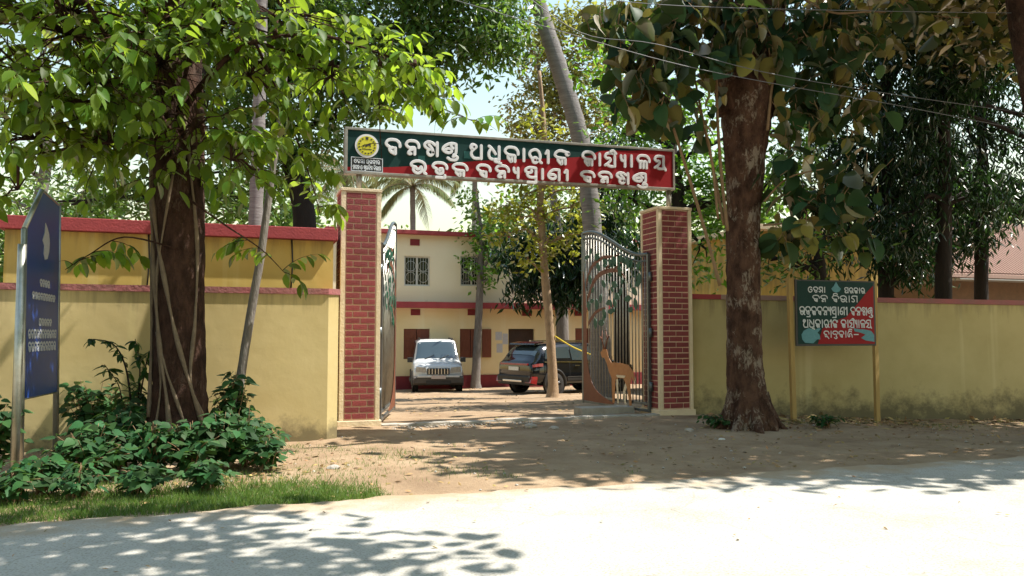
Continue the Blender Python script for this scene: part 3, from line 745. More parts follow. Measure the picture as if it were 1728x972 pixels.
# ------------------------------------------------------------------ stroke lettering
def arc(cx, cy, rx, ry, a0=0, a1=360, n=12):
    return [(cx + rx * math.cos(R(a0 + (a1 - a0) * i / n)), cy + ry * math.sin(R(a0 + (a1 - a0) * i / n))) for i in range(n + 1)]
DOME = [(1.0, .52), (.98, .75), (.8, .95), (.5, 1.0), (.2, .95), (.03, .75), (.1, .58), (.3, .46)]
YA = [[(.2, .58), (.04, .74), (.18, .95), (.5, 1), (.86, .97)], [(.2, .58), (.42, .6), (.5, .45), (.2, .16), (.02, .06)], [(.14, .14), (.45, .0), (.9, .02)], [(.88, 1), (.88, 0)]]
KA = [arc(.36, .3, .1, .1), [(.28, .46), (.24, .28), (.36, .1), (.52, .0), (.52, .36)], [(.3, .46), (.55, .44), (.75, .42), (.76, .25), (.76, 0)]]
GL = {
 'ba': [DOME, arc(.46, .3, .14, .14), [(.3, .46), (.27, .3), (.4, .12), (.68, .0)], [(.68, .46), (.68, 0)]],
 'na': [DOME, [(.3, .46), (.5, .5), (.68, .5)], [(.68, .5), (.68, 0)], [(.62, .4), (.36, .3), (.2, .12), (.28, .02), (.42, .05)]],
 'kha': [[(.62, .93), (.3, 1.0), (.04, .82), (.08, .62), (.32, .46)], arc(.45, .24, .2, .22), [(.32, .8), (.5, .62), (.62, .42)], [(.62, .93), (.78, .8), (.95, .8)], [(.95, 1), (.95, 0)]],
 'nnda': [[(.95, .95), (.6, .98), (.25, .82), (.03, .58), (.1, .38), (.35, .26), (.6, .32), (.62, .5), (.42, .58), (.2, .48)], [(.55, .96), (.62, .75), (.75, .6)], [(.93, .97), (.93, .3), (.75, .1)], [(.35, -.12), (.55, -.25), (.9, -.25), (1.04, -.06), (.9, .05), (.72, -.02)]],
 'a': [[(.1, .68), (.02, .84), (.14, 1), (.36, .97), (.48, .85), (.3, .68), (.12, .5), (.08, .28), (.25, .06), (.5, .01), (.88, .05)], arc(.22, .84, .09, .09), [(.9, 1), (.9, 0)]],
 'dhi': [[(.04, .97), (.2, .9), (.45, .65), (.62, .42)], [(.25, .82), (.06, .5), (.12, .14), (.42, .02), (.9, .08)], [(.9, 1), (.9, 0)], [(.5, .05), (.6, -.12), (.82, -.16), (1.06, -.24)]],
 'ka': [DOME] + KA,
 'aa': [[(.5, 1), (.5, 0)]],
 'ra': [[(1.04, .02), (.86, .16), (.92, .5), (.8, .86), (.5, 1.0), (.15, .85), (.05, .6), (.2, .38), (.3, .22)], arc(.5, .2, .2, .2)],
 'ii': [[(.05, .74), (.4, .96), (.6, .97)], [(.66, 1), (.66, 0)]],
 'nka': [[(.86, .9), (.5, 1.0), (.2, .92), (.03, .68), (.14, .52), (.3, .46)], arc(.92, .8, .1, .1)] + KA,
 'rya': YA + [[(.5, 1.12), (.75, 1.2), (1.0, .98)]],
 'yaphala': [[(.06, .98), (.08, .72), (.3, .52), (.7, .52)], [(.78, 1), (.78, 0)]],
 'lla': [DOME, [(.1, .56), (.22, .46), (.35, .54), (.5, .46), (.62, .54), (.76, .48)], [(.24, .46), (.24, 0)], [(.5, .46), (.5, 0)], [(.76, .48), (.76, 0)]],
 'ya': YA + [[(.88, .12), (1.0, .06), (1.06, -.1)]],
 'bha': [[(1.06, .0), (.9, .12), (1.0, .5), (.9, .85), (.55, 1.0), (.2, .92), (.03, .7), (.15, .55), (.34, .5), (.42, .36), (.56, .36), (.72, .55)], [(.2, .52), (.2, .22), (.42, .02), (.66, .1), (.76, .3), (.72, .55)]],
 'dra': [DOME, [(.3, .46), (.26, .24), (.46, .08), (.7, .14), (.7, .5)], [(.7, .5), (.5, .48), (.5, .3)], [(.25, -.24), (.86, -.24)], [(.86, -.26), (.86, -.02)]],
 'pra': [[(.9, 1), (.9, -.34)], [(.9, -.32), (.22, -.32)], [(.9, .97), (.4, 1), (.1, .84), (.06, .66), (.28, .52), (.55, .6), (.52, .78)], [(.24, .54), (.2, .34), (.4, .14), (.88, .14)]],
 'nna': [[(.55, .97), (.3, .85), (.06, .5), (.08, .25), (.3, .08), (.55, .14), (.62, .34), (.45, .5), (.2, .44)], [(.52, .97), (.9, .97)], [(.9, 1), (.9, 0)]],
 'o': [[(.85, .82), (.5, 1), (.1, .75), (.08, .3), (.45, .0), (.85, .2), (.85, .5), (.5, .55)]],
 'da': [DOME, [(.3, .46), (.3, .2), (.55, .0), (.8, .12), (.75, .35), (.5, .35)]],
 'sha': [[(.1, .2), (.35, .05), (.5, .3), (.3, .6), (.1, .75), (.3, 1), (.85, .97)], [(.9, 1), (.9, 0)], [(.5, .3), (.9, .35)]],
 'sa': [[(.85, .97), (.3, 1), (.08, .75), (.3, .5), (.55, .5), (.2, .3), (.2, .1), (.5, .02), (.85, .15)], [(.9, 1), (.9, 0)]],
 'bi': [DOME, arc(.46, .3, .14, .14), [(.3, .46), (.27, .3), (.4, .12), (.68, .0)], [(.68, .46), (.68, 0)], arc(.5, 1.18, .3, .16, 0, 200)],
 'ga': [[(.1, .15), (.3, .02), (.5, .2), (.35, .5), (.08, .65), (.2, .95), (.6, 1), (.9, .95)], [(.9, 1), (.9, 0)]],
 'cha': [DOME, arc(.4, .28, .16, .18), [(.55, .2), (.75, .05), (.95, -.2)]],
 'nda': [DOME, [(.3, .46), (.68, .5), (.68, .1)], [(.3, -.05), (.6, -.2), (.85, -.05), (.7, .1)]],
 'li': [[(.95, .0), (.85, .45), (.6, .6), (.4, .45), (.45, .15), (.2, .1), (.08, .5), (.25, .9), (.6, 1), (.85, .85)], arc(.6, 1.16, .3, .14, 0, 200)],
}
def stroke_glyph(mb, key, place, wd, thick):
    """place(u, v, h): point of the board for glyph coords (u, v) and height h off it; wd stroke width in glyph units given as (su, sv) metres"""
    su, sv, sw = wd
    for k, st in enumerate(GL[key]):
        pts = [np.array((p[0] * su, p[1] * sv)) for p in (curve(st, 4) if len(st) > 2 else st)]
        # round the ends a little past
        lv = []; n = len(pts)
        for i in range(n):
            d = pts[min(i + 1, n - 1)] - pts[max(i - 1, 0)]
            d = d / (np.linalg.norm(d) + 1e-9); nn = np.array((-d[1], d[0]))
            lv.append((pts[i], nn, d))
        rings = []
        p, nn, d = lv[0]; rings.append((p - d * sw * .35, nn, .55))
        for p, nn, d in lv: rings.append((p, nn, 1.0))
        p, nn, d = lv[-1]; rings.append((p + d * sw * .35, nn, .55))
        h = thick + .0012 * k
        base = len(mb.v)
        for p, nn, s in rings:
            for o, z in ((.5, 0), (.5, h * .75), (.4, h), (-.4, h), (-.5, h * .75), (-.5, 0)):
                q = p + nn * o * sw * s
                mb.v.append(tuple(place(q[0], q[1], z)))
        for i in range(len(rings) - 1):
            for j in range(5):
                a = base + i * 6 + j
                mb.f.append((a, a + 1, a + 7, a + 6)); mb.sm.append(False)
        e = base + (len(rings) - 1) * 6
        mb.f.append(tuple(base + j for j in range(6))); mb.sm.append(False)
        mb.f.append(tuple(e + j for j in range(5, -1, -1))); mb.sm.append(False)

# ------------------------------------------------------------------ overhead sign
SY = GY + 0.10                    # front plane of the sign
SX0, SX1, SZ0, SZ1 = 1.66, 8.09, 4.31, 5.12
t = thing('overhead_sign', 'long green and red gateway sign with white raised lettering and round yellow emblem', 'sign', ((SX0 + SX1) / 2, SY, SZ0))
skew = lambda x: 0.09 * (x - SX0) / (SX1 - SX0)     # the sign hangs slightly out of level
def sbox(name, m, x0, x1, z0, z1, y0, y1, parent=t, bevel=0):
    mb = MB().box((x0, y0, z0), (x1, y1, z1)); mb.v = [(x, y, z + skew(x)) for x, y, z in mb.v]
    return mb.build(name, m, parent, bevel=bevel)
sbox('frame_box', 'sign_frame', SX0 + .03, SX1 - .03, SZ0 + .03, SZ1 - .03, SY + .02, SY + .16)
for a in ((SX0, SX1, SZ1 - .045, SZ1), (SX0, SX1, SZ0, SZ0 + .045), (SX0, SX0 + .045, SZ0 + .047, SZ1 - .047), (SX1 - .045, SX1, SZ0 + .047, SZ1 - .047)):
    sbox('frame_rail', 'sign_frame', *a, SY - .012, SY + .17, bevel=.006)
# the face: green sheet with the red sweep rising to the right
def sign_sheet(name, m, pts, y, parent=t):
    mb = MB()
    return mb.prism([(x, z + skew(x)) for x, z in pts], lambda u, v: (u, y, v), lambda u, v: (u, y + .006, v)).build(name, m, parent)
fx0, fx1, fz0, fz1 = SX0 + .047, SX1 - .047, SZ0 + .047, SZ1 - .047
sweep = [(fx0, .07), (2.4, .10), (3.2, .19), (4.0, .30), (4.7, .37), (5.5, .44), (6.2, .52), (6.5, .64), (7.1, .68), (7.5, .72), (fx1, fz1 - fz0)]
sw = curve([(x, fz0 + z) for x, z in sweep[:-1]], 4) + [(fx1, fz1)]
sign_sheet('green_face', 'sign_green', [(fx0, fz0), (fx1, fz0), (fx1, fz1), (fx0, fz1)], SY + .008)
sign_sheet('red_face', 'sign_red', [(fx0, fz0), (fx1, fz0)] + sw[::-1], SY + .001)
for x0, z0, s in ((3.78, .34, .13), (2.94, .22, .12), (4.3, .33, .1)):
    sign_sheet('printed_square', 'sign_teal', [(x0, fz0 + z0), (x0 + s, fz0 + z0), (x0 + s, fz0 + z0 + s), (x0, fz0 + z0 + s)], SY + .004)
line1 = [('ba', 648, 677, 235, 261), ('na', 682, 709, 237, 262), ('kha', 713, 741, 239, 264), ('nnda', 744, 773, 241, 265), ('a', 791, 816, 244, 269), ('dhi', 821, 846, 246, 271), ('ka', 849, 876, 248, 274), ('aa', 881, 886, 250, 274),
         ('ra', 890, 915, 252, 276), ('ii', 918, 929, 253, 277), ('nka', 933, 961, 254, 278), ('ka', 980, 1005, 256, 280), ('aa', 1008.5, 1014.5, 258, 281), ('rya', 1018, 1041, 258, 282), ('yaphala', 1045, 1058, 261, 283), ('aa', 1062, 1068, 261, 283), ('lla', 1073, 1097, 262, 285), ('ya', 1102, 1123, 263, 286)]
line2 = [('bha', 690, 720, 271, 294), ('dra', 727, 756, 274, 296), ('ka', 761, 790, 276, 298), ('ba', 802, 829, 278, 300), ('na', 834, 860, 279, 301), ('yaphala', 864, 878, 282, 302), ('pra', 883, 908, 282, 303), ('aa', 912, 918, 284, 304), ('nna', 922, 947, 285, 305),
         ('ii', 950, 961, 286, 306), ('ba', 978, 1004, 289, 308), ('na', 1008, 1033, 290, 309), ('kha', 1038, 1062, 291, 311), ('nnda', 1066, 1092, 292, 312)]
for key, xa, xb, ya, yb in line1 + line2:
    a = at_plane(xa, yb, SY); b = at_plane(xb, ya, SY)
    su, sv = b.x - a.x, b.z - a.z
    swd = 0.052
    inset = swd * .5 if su > .1 else 0
    mb = MB()
    stroke_glyph(mb, key, lambda u, v, h: (a.x + inset + u, SY - .001 - h, a.z + swd * .4 + v), (su - 2 * inset, sv - swd * .8, swd), .024)
    mb.build('letter', 'letter_white', t)
# emblem: white ring, yellow disc, small leaping-animal mark and dotted border
ec = at_plane(619, 246.5, SY); er = at_plane(639, 246.5, SY).x - ec.x
def disc(c, r, y0, y1, n=36):
    return MB().prism([(c.x + r * math.cos(2 * math.pi * i / n), c.z + r * math.sin(2 * math.pi * i / n)) for i in range(n)], lambda u, v: (u, y0, v), lambda u, v: (u, y1, v))
em = disc(ec, er, SY - .022, SY + .002).build('emblem', 'letter_white', t)
disc(ec, er * .82, SY - .026, SY - .020).build('emblem_disc', 'emblem_yellow', em)
mb = MB()
an = [(-.42, -.14), (-.5, -.02), (-.28, .12), (.0, .13), (.18, .26), (.36, .30), (.46, .2), (.34, .14), (.42, -.1), (.32, -.12), (.24, .02), (.05, -.02), (-.12, -.16), (-.2, -.14), (-.14, .02), (-.28, .0), (-.34, -.16)]
mb.prism([(ec.x + x * er * .8, ec.z + z * er * .8) for x, z in an], lambda u, v: (u, SY - .030, v), lambda u, v: (u, SY - .025, v))
mb.box((ec.x - er * .4, SY - .029, ec.z - er * .32), (ec.x + er * .4, SY - .025, ec.z - er * .26))
mb.prism([(ec.x + x * er, ec.z + z * er) for x, z in [(-.09, .50), (.09, .50), (.13, .74), (-.13, .74)]], lambda u, v: (u, SY - .029, v), lambda u, v: (u, SY - .025, v))
for k in range(16):
    th = 2 * math.pi * (k + .5) / 16
    if abs(th - math.pi / 2) < .3: continue
    x, z = ec.x + er * .66 * math.cos(th), ec.z + er * .66 * math.sin(th)
    mb.box((x - .014, SY - .029, z - .010), (x + .014, SY - .025, z + .010))
mb.build('emblem_mark', 'black_paint', em)
# small caption box with two lines under the emblem
c0 = at_plane(592, 288, SY); c1 = at_plane(646, 268, SY)
cap = MB().box((c0.x, SY - .006, c0.z), (c1.x, SY + .002, c1.z)).build('caption_panel', 'black_paint', t)
mb = MB()
for a in ((c0.x, c1.x, c1.z - .012, c1.z), (c0.x, c1.x, c0.z, c0.z + .012), (c0.x, c0.x + .012, c0.z + .013, c1.z - .013), (c1.x - .012, c1.x, c0.z + .013, c1.z - .013)):
    mb.box((a[0], SY - .010, a[2]), (a[1], SY - .005, a[3]))
def text_row(mb, keys, x0, x1, zb, h, place_y, sw=.012, th=.003, parent=None, m=None):
    """keys: glyph names, '' for a gap; spread evenly between x0 and x1"""
    wts = [.45 if k in ('aa', 'ii', 'yaphala', '') else 1 for k in keys]
    unit = (x1 - x0) / sum(wts); x = x0
    for k, w in zip(keys, wts):
        if k:
            xx = x
            one = MB() if parent is not None else mb
            stroke_glyph(one, k, lambda u, v, hh: place_y(xx + u + .06 * unit, zb + v, hh), (unit * w * .84, h, sw), th)
            if parent is not None: one.build('letter', m, parent)
        x += unit * w
fpl = lambda u, v, hh: (u, SY - .007 - hh, v)
hh_ = (c1.z - c0.z)
text_row(mb, ['o', 'da', 'sha', 'aa', '', 'sa', 'ra', 'ka', 'aa', 'ra'], c0.x + .05, c1.x - .05, c0.z + hh_ * .58, hh_ * .26, fpl)
text_row(mb, ['ga', 'nka', 'lla', '', 'o', '', 'pra', 'ra', 'bi', 'sha', '', 'bi', 'bha', 'aa', 'ga'], c0.x + .03, c1.x - .03, c0.z + hh_ * .14, hh_ * .26, fpl)
stuff(mb.build('caption_lettering', 'letter_dim', cap))
for x in (1.92, 8.0):
    MB().tube([(x, SY + .09, 4.02), (x, SY + .09, 4.40)], .05, 10).build('support_post', 'sign_frame', t)

# ------------------------------------------------------------------ gate leaves (painted steel, bars, cut-out tree; deer on one of them)
def gate_leaf(label, hinge, far, mirror, deer):
    """local frame: s runs along +X from the hinge, face towards -Y"""
    d = Vector(far) - Vector(hinge); L = d.length
    t = thing('gate_leaf', label, 'gate', (hinge[0], hinge[1], 0.04), 'open leaves of the steel gate', math.atan2(d.y, d.x))
    Hh, Hf = 3.10, 3.80
    topz = lambda s: Hh + (Hf - Hh) * smooth(.05 * L, .92 * L, s)
    dz = (far[2] - hinge[2]) / L if len(far) > 2 else 0
    N = 24
    tp = [(L * i / N, 0, topz(L * i / N)) for i in range(N + 1)]
    MB().tube(tp, .035, 8).build('top_rail', 'gate_steel', t, local=True)
    MB().tube([(s, 0, z - .13) for s, _, z in tp], .018, 6).build('top_rail', 'gate_steel', t, local=True)
    MB().box((-.03, -.03, .0), (.03, .03, Hh)).build('stile', 'gate_steel', t, True, .005)
    MB().box((L - .03, -.03, .0), (L + .03, .03, Hf)).build('stile', 'gate_steel', t, True, .005)
    for z in (.03, .16):
        MB().box((.032, -.022, z - .025), (L - .032, .022, z + .025)).build('bottom_rail', 'gate_steel', t, True, .004)
    nb = 22
    for i in range(1, nb):
        s = L * i / nb
        MB().tube([(s, 0, .16), (s, 0, topz(s) - .02)], .012, 6).build('bar', 'gate_bar', t, local=True)
    for z in (.5, Hh * .5, Hh - .45):
        h = MB().lathe([(0, -.09), (.035, -.09), (.035, .09), (0, .09)], (-.06, 0, z), (0, 0, 1), 10).build('hinge', 'gate_steel', t, local=True)
    yf = -1 if not mirror else 1           # which side carries the cut-outs
    def plate(name, m, pts, k=0, parent=t):
        y0, y1 = yf * (.020 + .006 * k), yf * (.026 + .006 * k)
        pp = curve(pts + [pts[0]], 4)[:-1]
        return MB().prism(pp, lambda u, v: (u, y0, v), lambda u, v: (u, y1, v)).build(name, m, parent, local=True)
    f = L / 2.6
    plate('tree_cutout', 'gate_brown', [(L - .02, .06), (1.3 * f, .06), (1.6 * f, .16), (1.95 * f, .28), (2.22 * f, .5), (2.38 * f, .9), (2.42 * f, 1.5), (2.44 * f, 2.1), (2.48 * f, 2.5), (L - .02, 2.8)])
    for br in ([(2.36, 2.30, .10), (2.05, 2.70, .085), (1.6, 2.86, .065), (1.05, 2.84, .05), (.78, 2.66, .02)], [(2.42, 2.62, .09), (2.2, 2.98, .07), (1.75, 3.16, .055), (1.25, 3.16, .03)], [(1.6, 2.86, .045), (1.35, 3.05, .03), (1.05, 3.2, .015)], [(2.34, 1.75, .07), (2.0, 2.0, .05), (1.6, 2.08, .03)], [(1.25, 2.85, .04), (.95, 3.0, .025), (.7, 2.98, .012)]):
        up = [(s * f, z + w * .75) for s, z, w in br]; dn = [(s * f, z - w * .75) for s, z, w in br][::-1]
        pp = curve(up, 4) + curve(dn, 4)
        MB().prism(pp, lambda u, v: (u, yf * .027, v), lambda u, v: (u, yf * .033, v)).build('branch_cutout', 'gate_brown', t, local=True)
    r_ = random.Random(5)
    for k in range(46):
        s = r_.uniform(.25, 2.35) * f; z = r_.uniform(1.9, 3.2) + .25 * (s / L)
        if z > topz(s) - .2: z = topz(s) - .22
        if k % 5 == 0: s, z = r_.uniform(1.0, 2.2) * f, r_.uniform(1.7, 2.2)
        a = r_.uniform(0, 6.28); ln = r_.uniform(.07, .13); w = ln * .55
        ca, sa = math.cos(a), math.sin(a)
        pts = [(s + (x * ca - y * sa), z + (x * sa + y * ca)) for x, y in ((-ln, 0), (-.3 * ln, w), (.5 * ln, w * .8), (ln, 0), (.5 * ln, -w * .8), (-.3 * ln, -w))]
        plate('leaf_cutout', 'gate_green', pts, 2 + (k % 3))
    if deer:
        D_ = lambda x, z: (x * f, z)
        body = [D_(*p) for p in [(1.72, 1.03), (1.78, 1.13), (1.66, 1.22), (1.52, 1.20), (1.46, 1.05), (1.34, .93), (1.0, .93), (.68, .90), (.50, .78), (.44, .62), (.50, .58), (.56, .68), (.62, .50), (.56, .10), (.64, .08), (.74, .46), (.86, .62), (1.06, .62), (1.18, .58), (1.22, .10), (1.30, .10), (1.32, .60), (1.42, .72), (1.54, .94), (1.62, 1.02)]]
        dr = MB().prism(body, lambda u, v: (u, yf * .044, v), lambda u, v: (u, yf * .052, v)).build('deer_cutout', 'deer_tan', t, local=True)
        mb = MB()
        mb.prism([D_(*p) for p in [(1.10, .63), (.82, .63), (.78, .68), (1.14, .68)]], lambda u, v: (u, yf * .052, v), lambda u, v: (u, yf * .058, v))
        for a_ in ([(1.10, .60), (1.06, .10), (1.12, .10), (1.17, .60)], [(.80, .56), (.90, .34), (.84, .10), (.78, .10), (.82, .34), (.70, .52)], [(.52, .74), (.42, .62), (.46, .50), (.50, .62)]):
            mb.prism([D_(*p) for p in a_], lambda u, v: (u, yf * .036, v), lambda u, v: (u, yf * .043, v))
        mb.build('pale_marking', 'deer_pale', dr, local=True)
        mb = MB()
        for pts in ([(1.58, 1.2), (1.50, 1.42), (1.56, 1.62)], [(1.62, 1.2), (1.72, 1.40), (1.70, 1.6)], [(1.51, 1.4), (1.42, 1.5)], [(1.71, 1.4), (1.80, 1.48)]):
            mb.tube([(s * f, yf * .048, z) for s, z in pts], [.016, .013, .008][:len(pts)], 5)
        mb.build('antlers', 'gate_brown', dr, local=True)
    return t
gate_leaf('steel gate leaf with painted cut-out tree and brown deer, standing open', (7.60, 13.92, 0), (7.32, 16.42, 0), True, True)
gate_leaf('steel gate leaf without deer, folded back edge-on beside the emblem-end pillar', (2.34, 13.92, 0), (3.05, 16.42, 0), False, False)

# ------------------------------------------------------------------ small notice board on two posts
pl = at_ground(1341, 711); BY = pl.y - .02
t = thing('notice_board', 'small green and red notice board with white lettering on two yellow posts', 'notice board', (pl.x, BY, ground_z(pl.x, BY)))
q0 = at_plane(1342, 584, BY); q1 = at_plane(1474, 475, BY)
bx0, bx1, bz0, bz1 = q0.x, q1.x, q0.z, q1.z
pw = .045
for x, lean in ((at_plane(1337, 600, BY).x, .03), (at_plane(1480, 600, BY).x, .0)):
    zt = bz1 + .02
    mb = MB().box((x - pw, BY - .0, -.5), (x + pw, BY + .07, zt)); mb.v = [(u + lean * (1 - v / 2.2), w, v) for u, w, v in mb.v]
    mb.build('post', 'post_yellow', t, bevel=.006)
MB().box((bx0, BY - .028, bz0), (bx1, BY - .004, bz1)).build('panel', 'black_paint', t, bevel=.004)
W_, H_ = bx1 - bx0, bz1 - bz0
U = lambda u, v: (bx0 + u * W_, bz0 + v * H_)
def flat(name, m, pts, k, parent=t):
    y0 = BY - .030 - .002 * k
    return MB().prism([U(*p) for p in pts], lambda u, v: (u, y0 - .002, v), lambda u, v: (u, y0 + .002, v)).build(name, m, parent)
flat('green_face', 'sign_green', [(.025, .03), (.975, .03), (.975, .98), (.025, .98)], 0)
flat('red_face', 'sign_red', [(.26, .03), (.975, .03), (.975, .93), (.9, .84), (.78, .66), (.62, .44), (.44, .36), (.32, .26)], 2)
tor = flat('turtle_print', 'print_teal', [(.07, .1), (.1, .05), (.2, .04), (.25, .1), (.29, .1), (.28, .17), (.255, .2), (.30, .26), (.27, .27), (.23, .245), (.15, .27), (.09, .23), (.06, .17)], 4)
flat('crocodile_print', 'print_teal', [(.72, .22), (.80, .20), (.86, .17), (.80, .12), (.86, .08), (.97, .06), (.97, .17), (.93, .23), (.85, .25), (.78, .255), (.71, .27)], 4)
flat('state_emblem', 'print_teal', [(.46, .83), (.5, .81), (.54, .83), (.56, .87), (.53, .91), (.505, .97), (.495, .97), (.47, .91), (.44, .87)], 4)
lett = MB()
bpl = lambda u, v, hh: (u, BY - .037 - hh, v)
for keys, u0, u1, v0, h in ((['o', 'da', 'sha', 'aa'], .15, .37, .81, .08), (['sa', 'ra', 'ka', 'aa', 'ra'], .60, .87, .81, .08), (['ba', 'na', '', 'bi', 'bha', 'aa', 'ga'], .20, .78, .67, .095),
                            (['bha', 'dra', 'ka', 'ba', 'na', 'yaphala', 'pra', 'aa', 'nna', 'ii', '', 'ba', 'na', 'kha', 'nnda'], .04, .96, .47, .12), (['a', 'dhi', 'ka', 'aa', 'ra', 'ii', 'nka', '', 'ka', 'aa', 'rya', 'yaphala', 'aa', 'lla', 'ya'], .08, .94, .28, .115),
                            (['cha', 'aa', 'nda', 'ba', 'aa', 'li'], .33, .70, .13, .095)):
    text_row(lett, keys, bx0 + u0 * W_, bx0 + u1 * W_, bz0 + v0 * H_, h * H_, bpl, .019 if h < .1 else .021, .002, t, 'letter_dim')
lett.box((bx0 + .71 * W_, BY - .040, bz0 + .165 * H_), (bx0 + .77 * W_, BY - .036, bz0 + .18 * H_))
lett.build('dash_mark', 'letter_dim', t)

# ------------------------------------------------------------------ tall blue information board on steel poles
nd, fd = 8.7, 10.2
a0 = at_depth(40, 600, nd); b0 = at_depth(100, 600, fd)
dirb = Vector((b0.x - a0.x, b0.y - a0.y, 0)); BL = dirb.length; dirb.normalize()
nb_ = Vector((dirb.y, -dirb.x, 0))
if nb_.dot(CAM - a0) < 0: nb_ = -nb_
t = thing('information_board', 'tall blue information board with pointed top on steel poles among the shrubs', 'sign board', (a0.x, a0.y, 0))
def on_board(px, py):
    d = ray(px, py); k = (a0 - CAM).dot(nb_) / d.dot(nb_); p = CAM + d * k
    return (p - a0).dot(dirb), p.z
def bp3(u, v, o): 
    p = a0 + dirb * u + nb_ * o
    return (p.x, p.y, v)
out = [on_board(*p) for p in ((40, 672), (97, 660), (97, 346), (70, 322), (41, 386))]
MB().prism(out, lambda u, v: bp3(u, v, .02), lambda u, v: bp3(u, v, -.02)).build('panel', 'board_blue', t)
edge = out + [out[0]]
MB().tube([bp3(u, v, .0) for u, v in (out[4], out[3], out[2])], .028, 8).build('frame_tube', 'steel', t)
MB().tube([bp3(u, v, .0) for u, v in (out[0], out[1])], .02, 8).build('frame_tube', 'steel', t)
MB().tube([bp3(out[4][0], out[4][1], 0), bp3(out[0][0], -.3, 0)], .03, 10).build('pole', 'steel', t)
MB().tube([bp3(out[2][0] + .03, out[2][1], 0), bp3(out[1][0] + .03, -.3, 0)], .035, 10).build('pole', 'steel', t)
np_ = at_depth(31, 600, 8.45)
MB().tube([(np_.x, np_.y, at_depth(31, 412, 8.45).z), (np_.x, np_.y, -.3)], .043, 12).build('pole', 'steel', t)
for (xa, ya), (xb, yb), h in (((64, 470), (81, 476), 10), ((51, 488), (90, 500), 10), ((62, 535), (84, 540), 10), ((44, 551), (92, 558), 13), ((44, 573), (91, 577), 14)):
    u0, v0 = on_board(xa, ya); u1, v1 = on_board(xb, yb); hz = (on_board(xa, ya)[1] - on_board(xa, ya + h)[1])
    n = max(2, int((u1 - u0) / .11)); vb = min(v0, v1) - hz
    mb = MB()
    for i in range(n):
        ua = u0 + (u1 - u0) * i / n; ub = u0 + (u1 - u0) * (i + .86) / n
        k = ['ba', 'na', 'ka', 'ra', 'da', 'sa', 'lla', 'bha'][(i * 5 + n) % 8]
        stroke_glyph(mb, k, lambda u, v, hh: bp3(ua + u, vb + v, .022 + hh), (ub - ua, hz, .026), .002)
    mb.build('text_line', 'board_print', t)
em = []
for px, py in ((73, 376), (76, 384), (79, 395), (80, 410), (79, 425), (76, 437), (72, 438), (70, 428), (71, 415), (68, 405), (72, 392)):
    em.append(on_board(px, py))
MB().prism(em, lambda u, v: bp3(u, v, .026), lambda u, v: bp3(u, v, .018)).build('emblem_mark', 'board_print', t)

# ================================================================== BUILDINGS
# flat-roofed shed behind the left wall
SHY = 13.25
t = thing('shed', 'flat-roofed yellow shed with red roof edge behind the left wall', 'shed', (-2, SHY, 0))
sx0 = at_plane(6, 450, SHY).x; sx1 = 1.44
MB().box((sx0, SHY, -.3), (sx1, SHY + 3.6, 3.08)).build('wall', 'shed_wall', t)
MB().box((sx0 - .08, SHY - .10, 3.084), (sx1 + .06, SHY + 3.7, 3.28)).build('roof', 'red_paint', t, bevel=.01)
for px in (250, 492):
    q = at_plane(px, 430, SHY)
    MB().tube([(q.x, SHY - .012, 3.08), (q.x + .02, SHY - .012, 2.7), (q.x - .01, SHY - .012, 2.1)], .012, 6).build('cable', 'black_paint', t)

# two-storey office at the back of the yard
OY = 31.4
gz = ground_z(8, OY)
P_ = lambda px, py: at_plane(px, py, OY)
t = thing('office_building', 'two-storey cream office with red slab edges at the back of the yard', 'building', (9, OY, gz))
ox0 = P_(560, 500).x; ox1 = P_(1330, 500).x
slab_t, slab_b = P_(720, 510).z, P_(720, 520).z
roof_t, roof_b = P_(720, 390.5).z, P_(720, 397).z
pl_t = P_(720, 634).z
def opening(mb_list, rects, y, x0, x1, z0, z1, mat, name):
    """wall sheet with real rectangular openings, built as columns and lintels between them"""
    xs = sorted({x0, x1} | {r[0] for r in rects} | {r[1] for r in rects}); zs = sorted({z0, z1} | {r[2] for r in rects} | {r[3] for r in rects})
    mb = MB()
    for xa, xb in zip(xs, xs[1:]):
        for za, zb in zip(zs, zs[1:]):
            cx, cz = (xa + xb) / 2, (za + zb) / 2
            if any(r[0] < cx < r[1] and r[2] < cz < r[3] for r in rects): continue
            mb.add([(xa, y, za), (xb, y, za), (xb, y, zb), (xa, y, zb)], [(0, 1, 2, 3)])
    for r in rects:
        a, b, c, d = r; yy = y + .18
        mb.add([(a, y, c), (b, y, c), (b, y, d), (a, y, d), (a, yy, c), (b, yy, c), (b, yy, d), (a, yy, d)], [(0, 4, 5, 1), (1, 5, 6, 2), (2, 6, 7, 3), (3, 7, 4, 0)])
    return mb.build(name, mat, t)
def rect(x0, x1, y0, y1):
    a, b = P_(x0, y1), P_(x1, y0)
    return (a.x, b.x, a.z, b.z)
upw = [rect(682, 726, 433, 482), rect(777, 815, 433, 482), rect(868, 908, 434, 483), rect(960, 1000, 435, 484)]
low = [rect(681, 725, 555, 606), rect(776, 812, 555, 604), rect(858, 902, 555, 634), rect(971, 1012, 554, 602)]
opening(None, upw, OY, ox0, ox1, slab_t, roof_b, 'office_wall_upper', 'upper_wall')
opening(None, low, OY, ox0, ox1, pl_t, slab_b, 'office_wall', 'lower_wall')
MB().box((ox0, OY + .19, gz - .5), (ox1, OY + 9, roof_b - .01)).build('inner_block', 'wood_dark', t)
MB().box((ox0 - .3, OY - .42, slab_b), (ox1 + .3, OY - .002, slab_t)).build('sunshade_slab', 'red_paint', t, bevel=.01)
MB().box((ox0 - .3, OY - .30, roof_b), (ox1 + .3, OY + 9.2, roof_t)).build('roof', 'red_paint', t, bevel=.01)
MB().box((ox0 - .05, OY - .06, gz - .5), (ox1 + .05, OY + .18, pl_t)).build('plinth', 'maroon', t, bevel=.01)
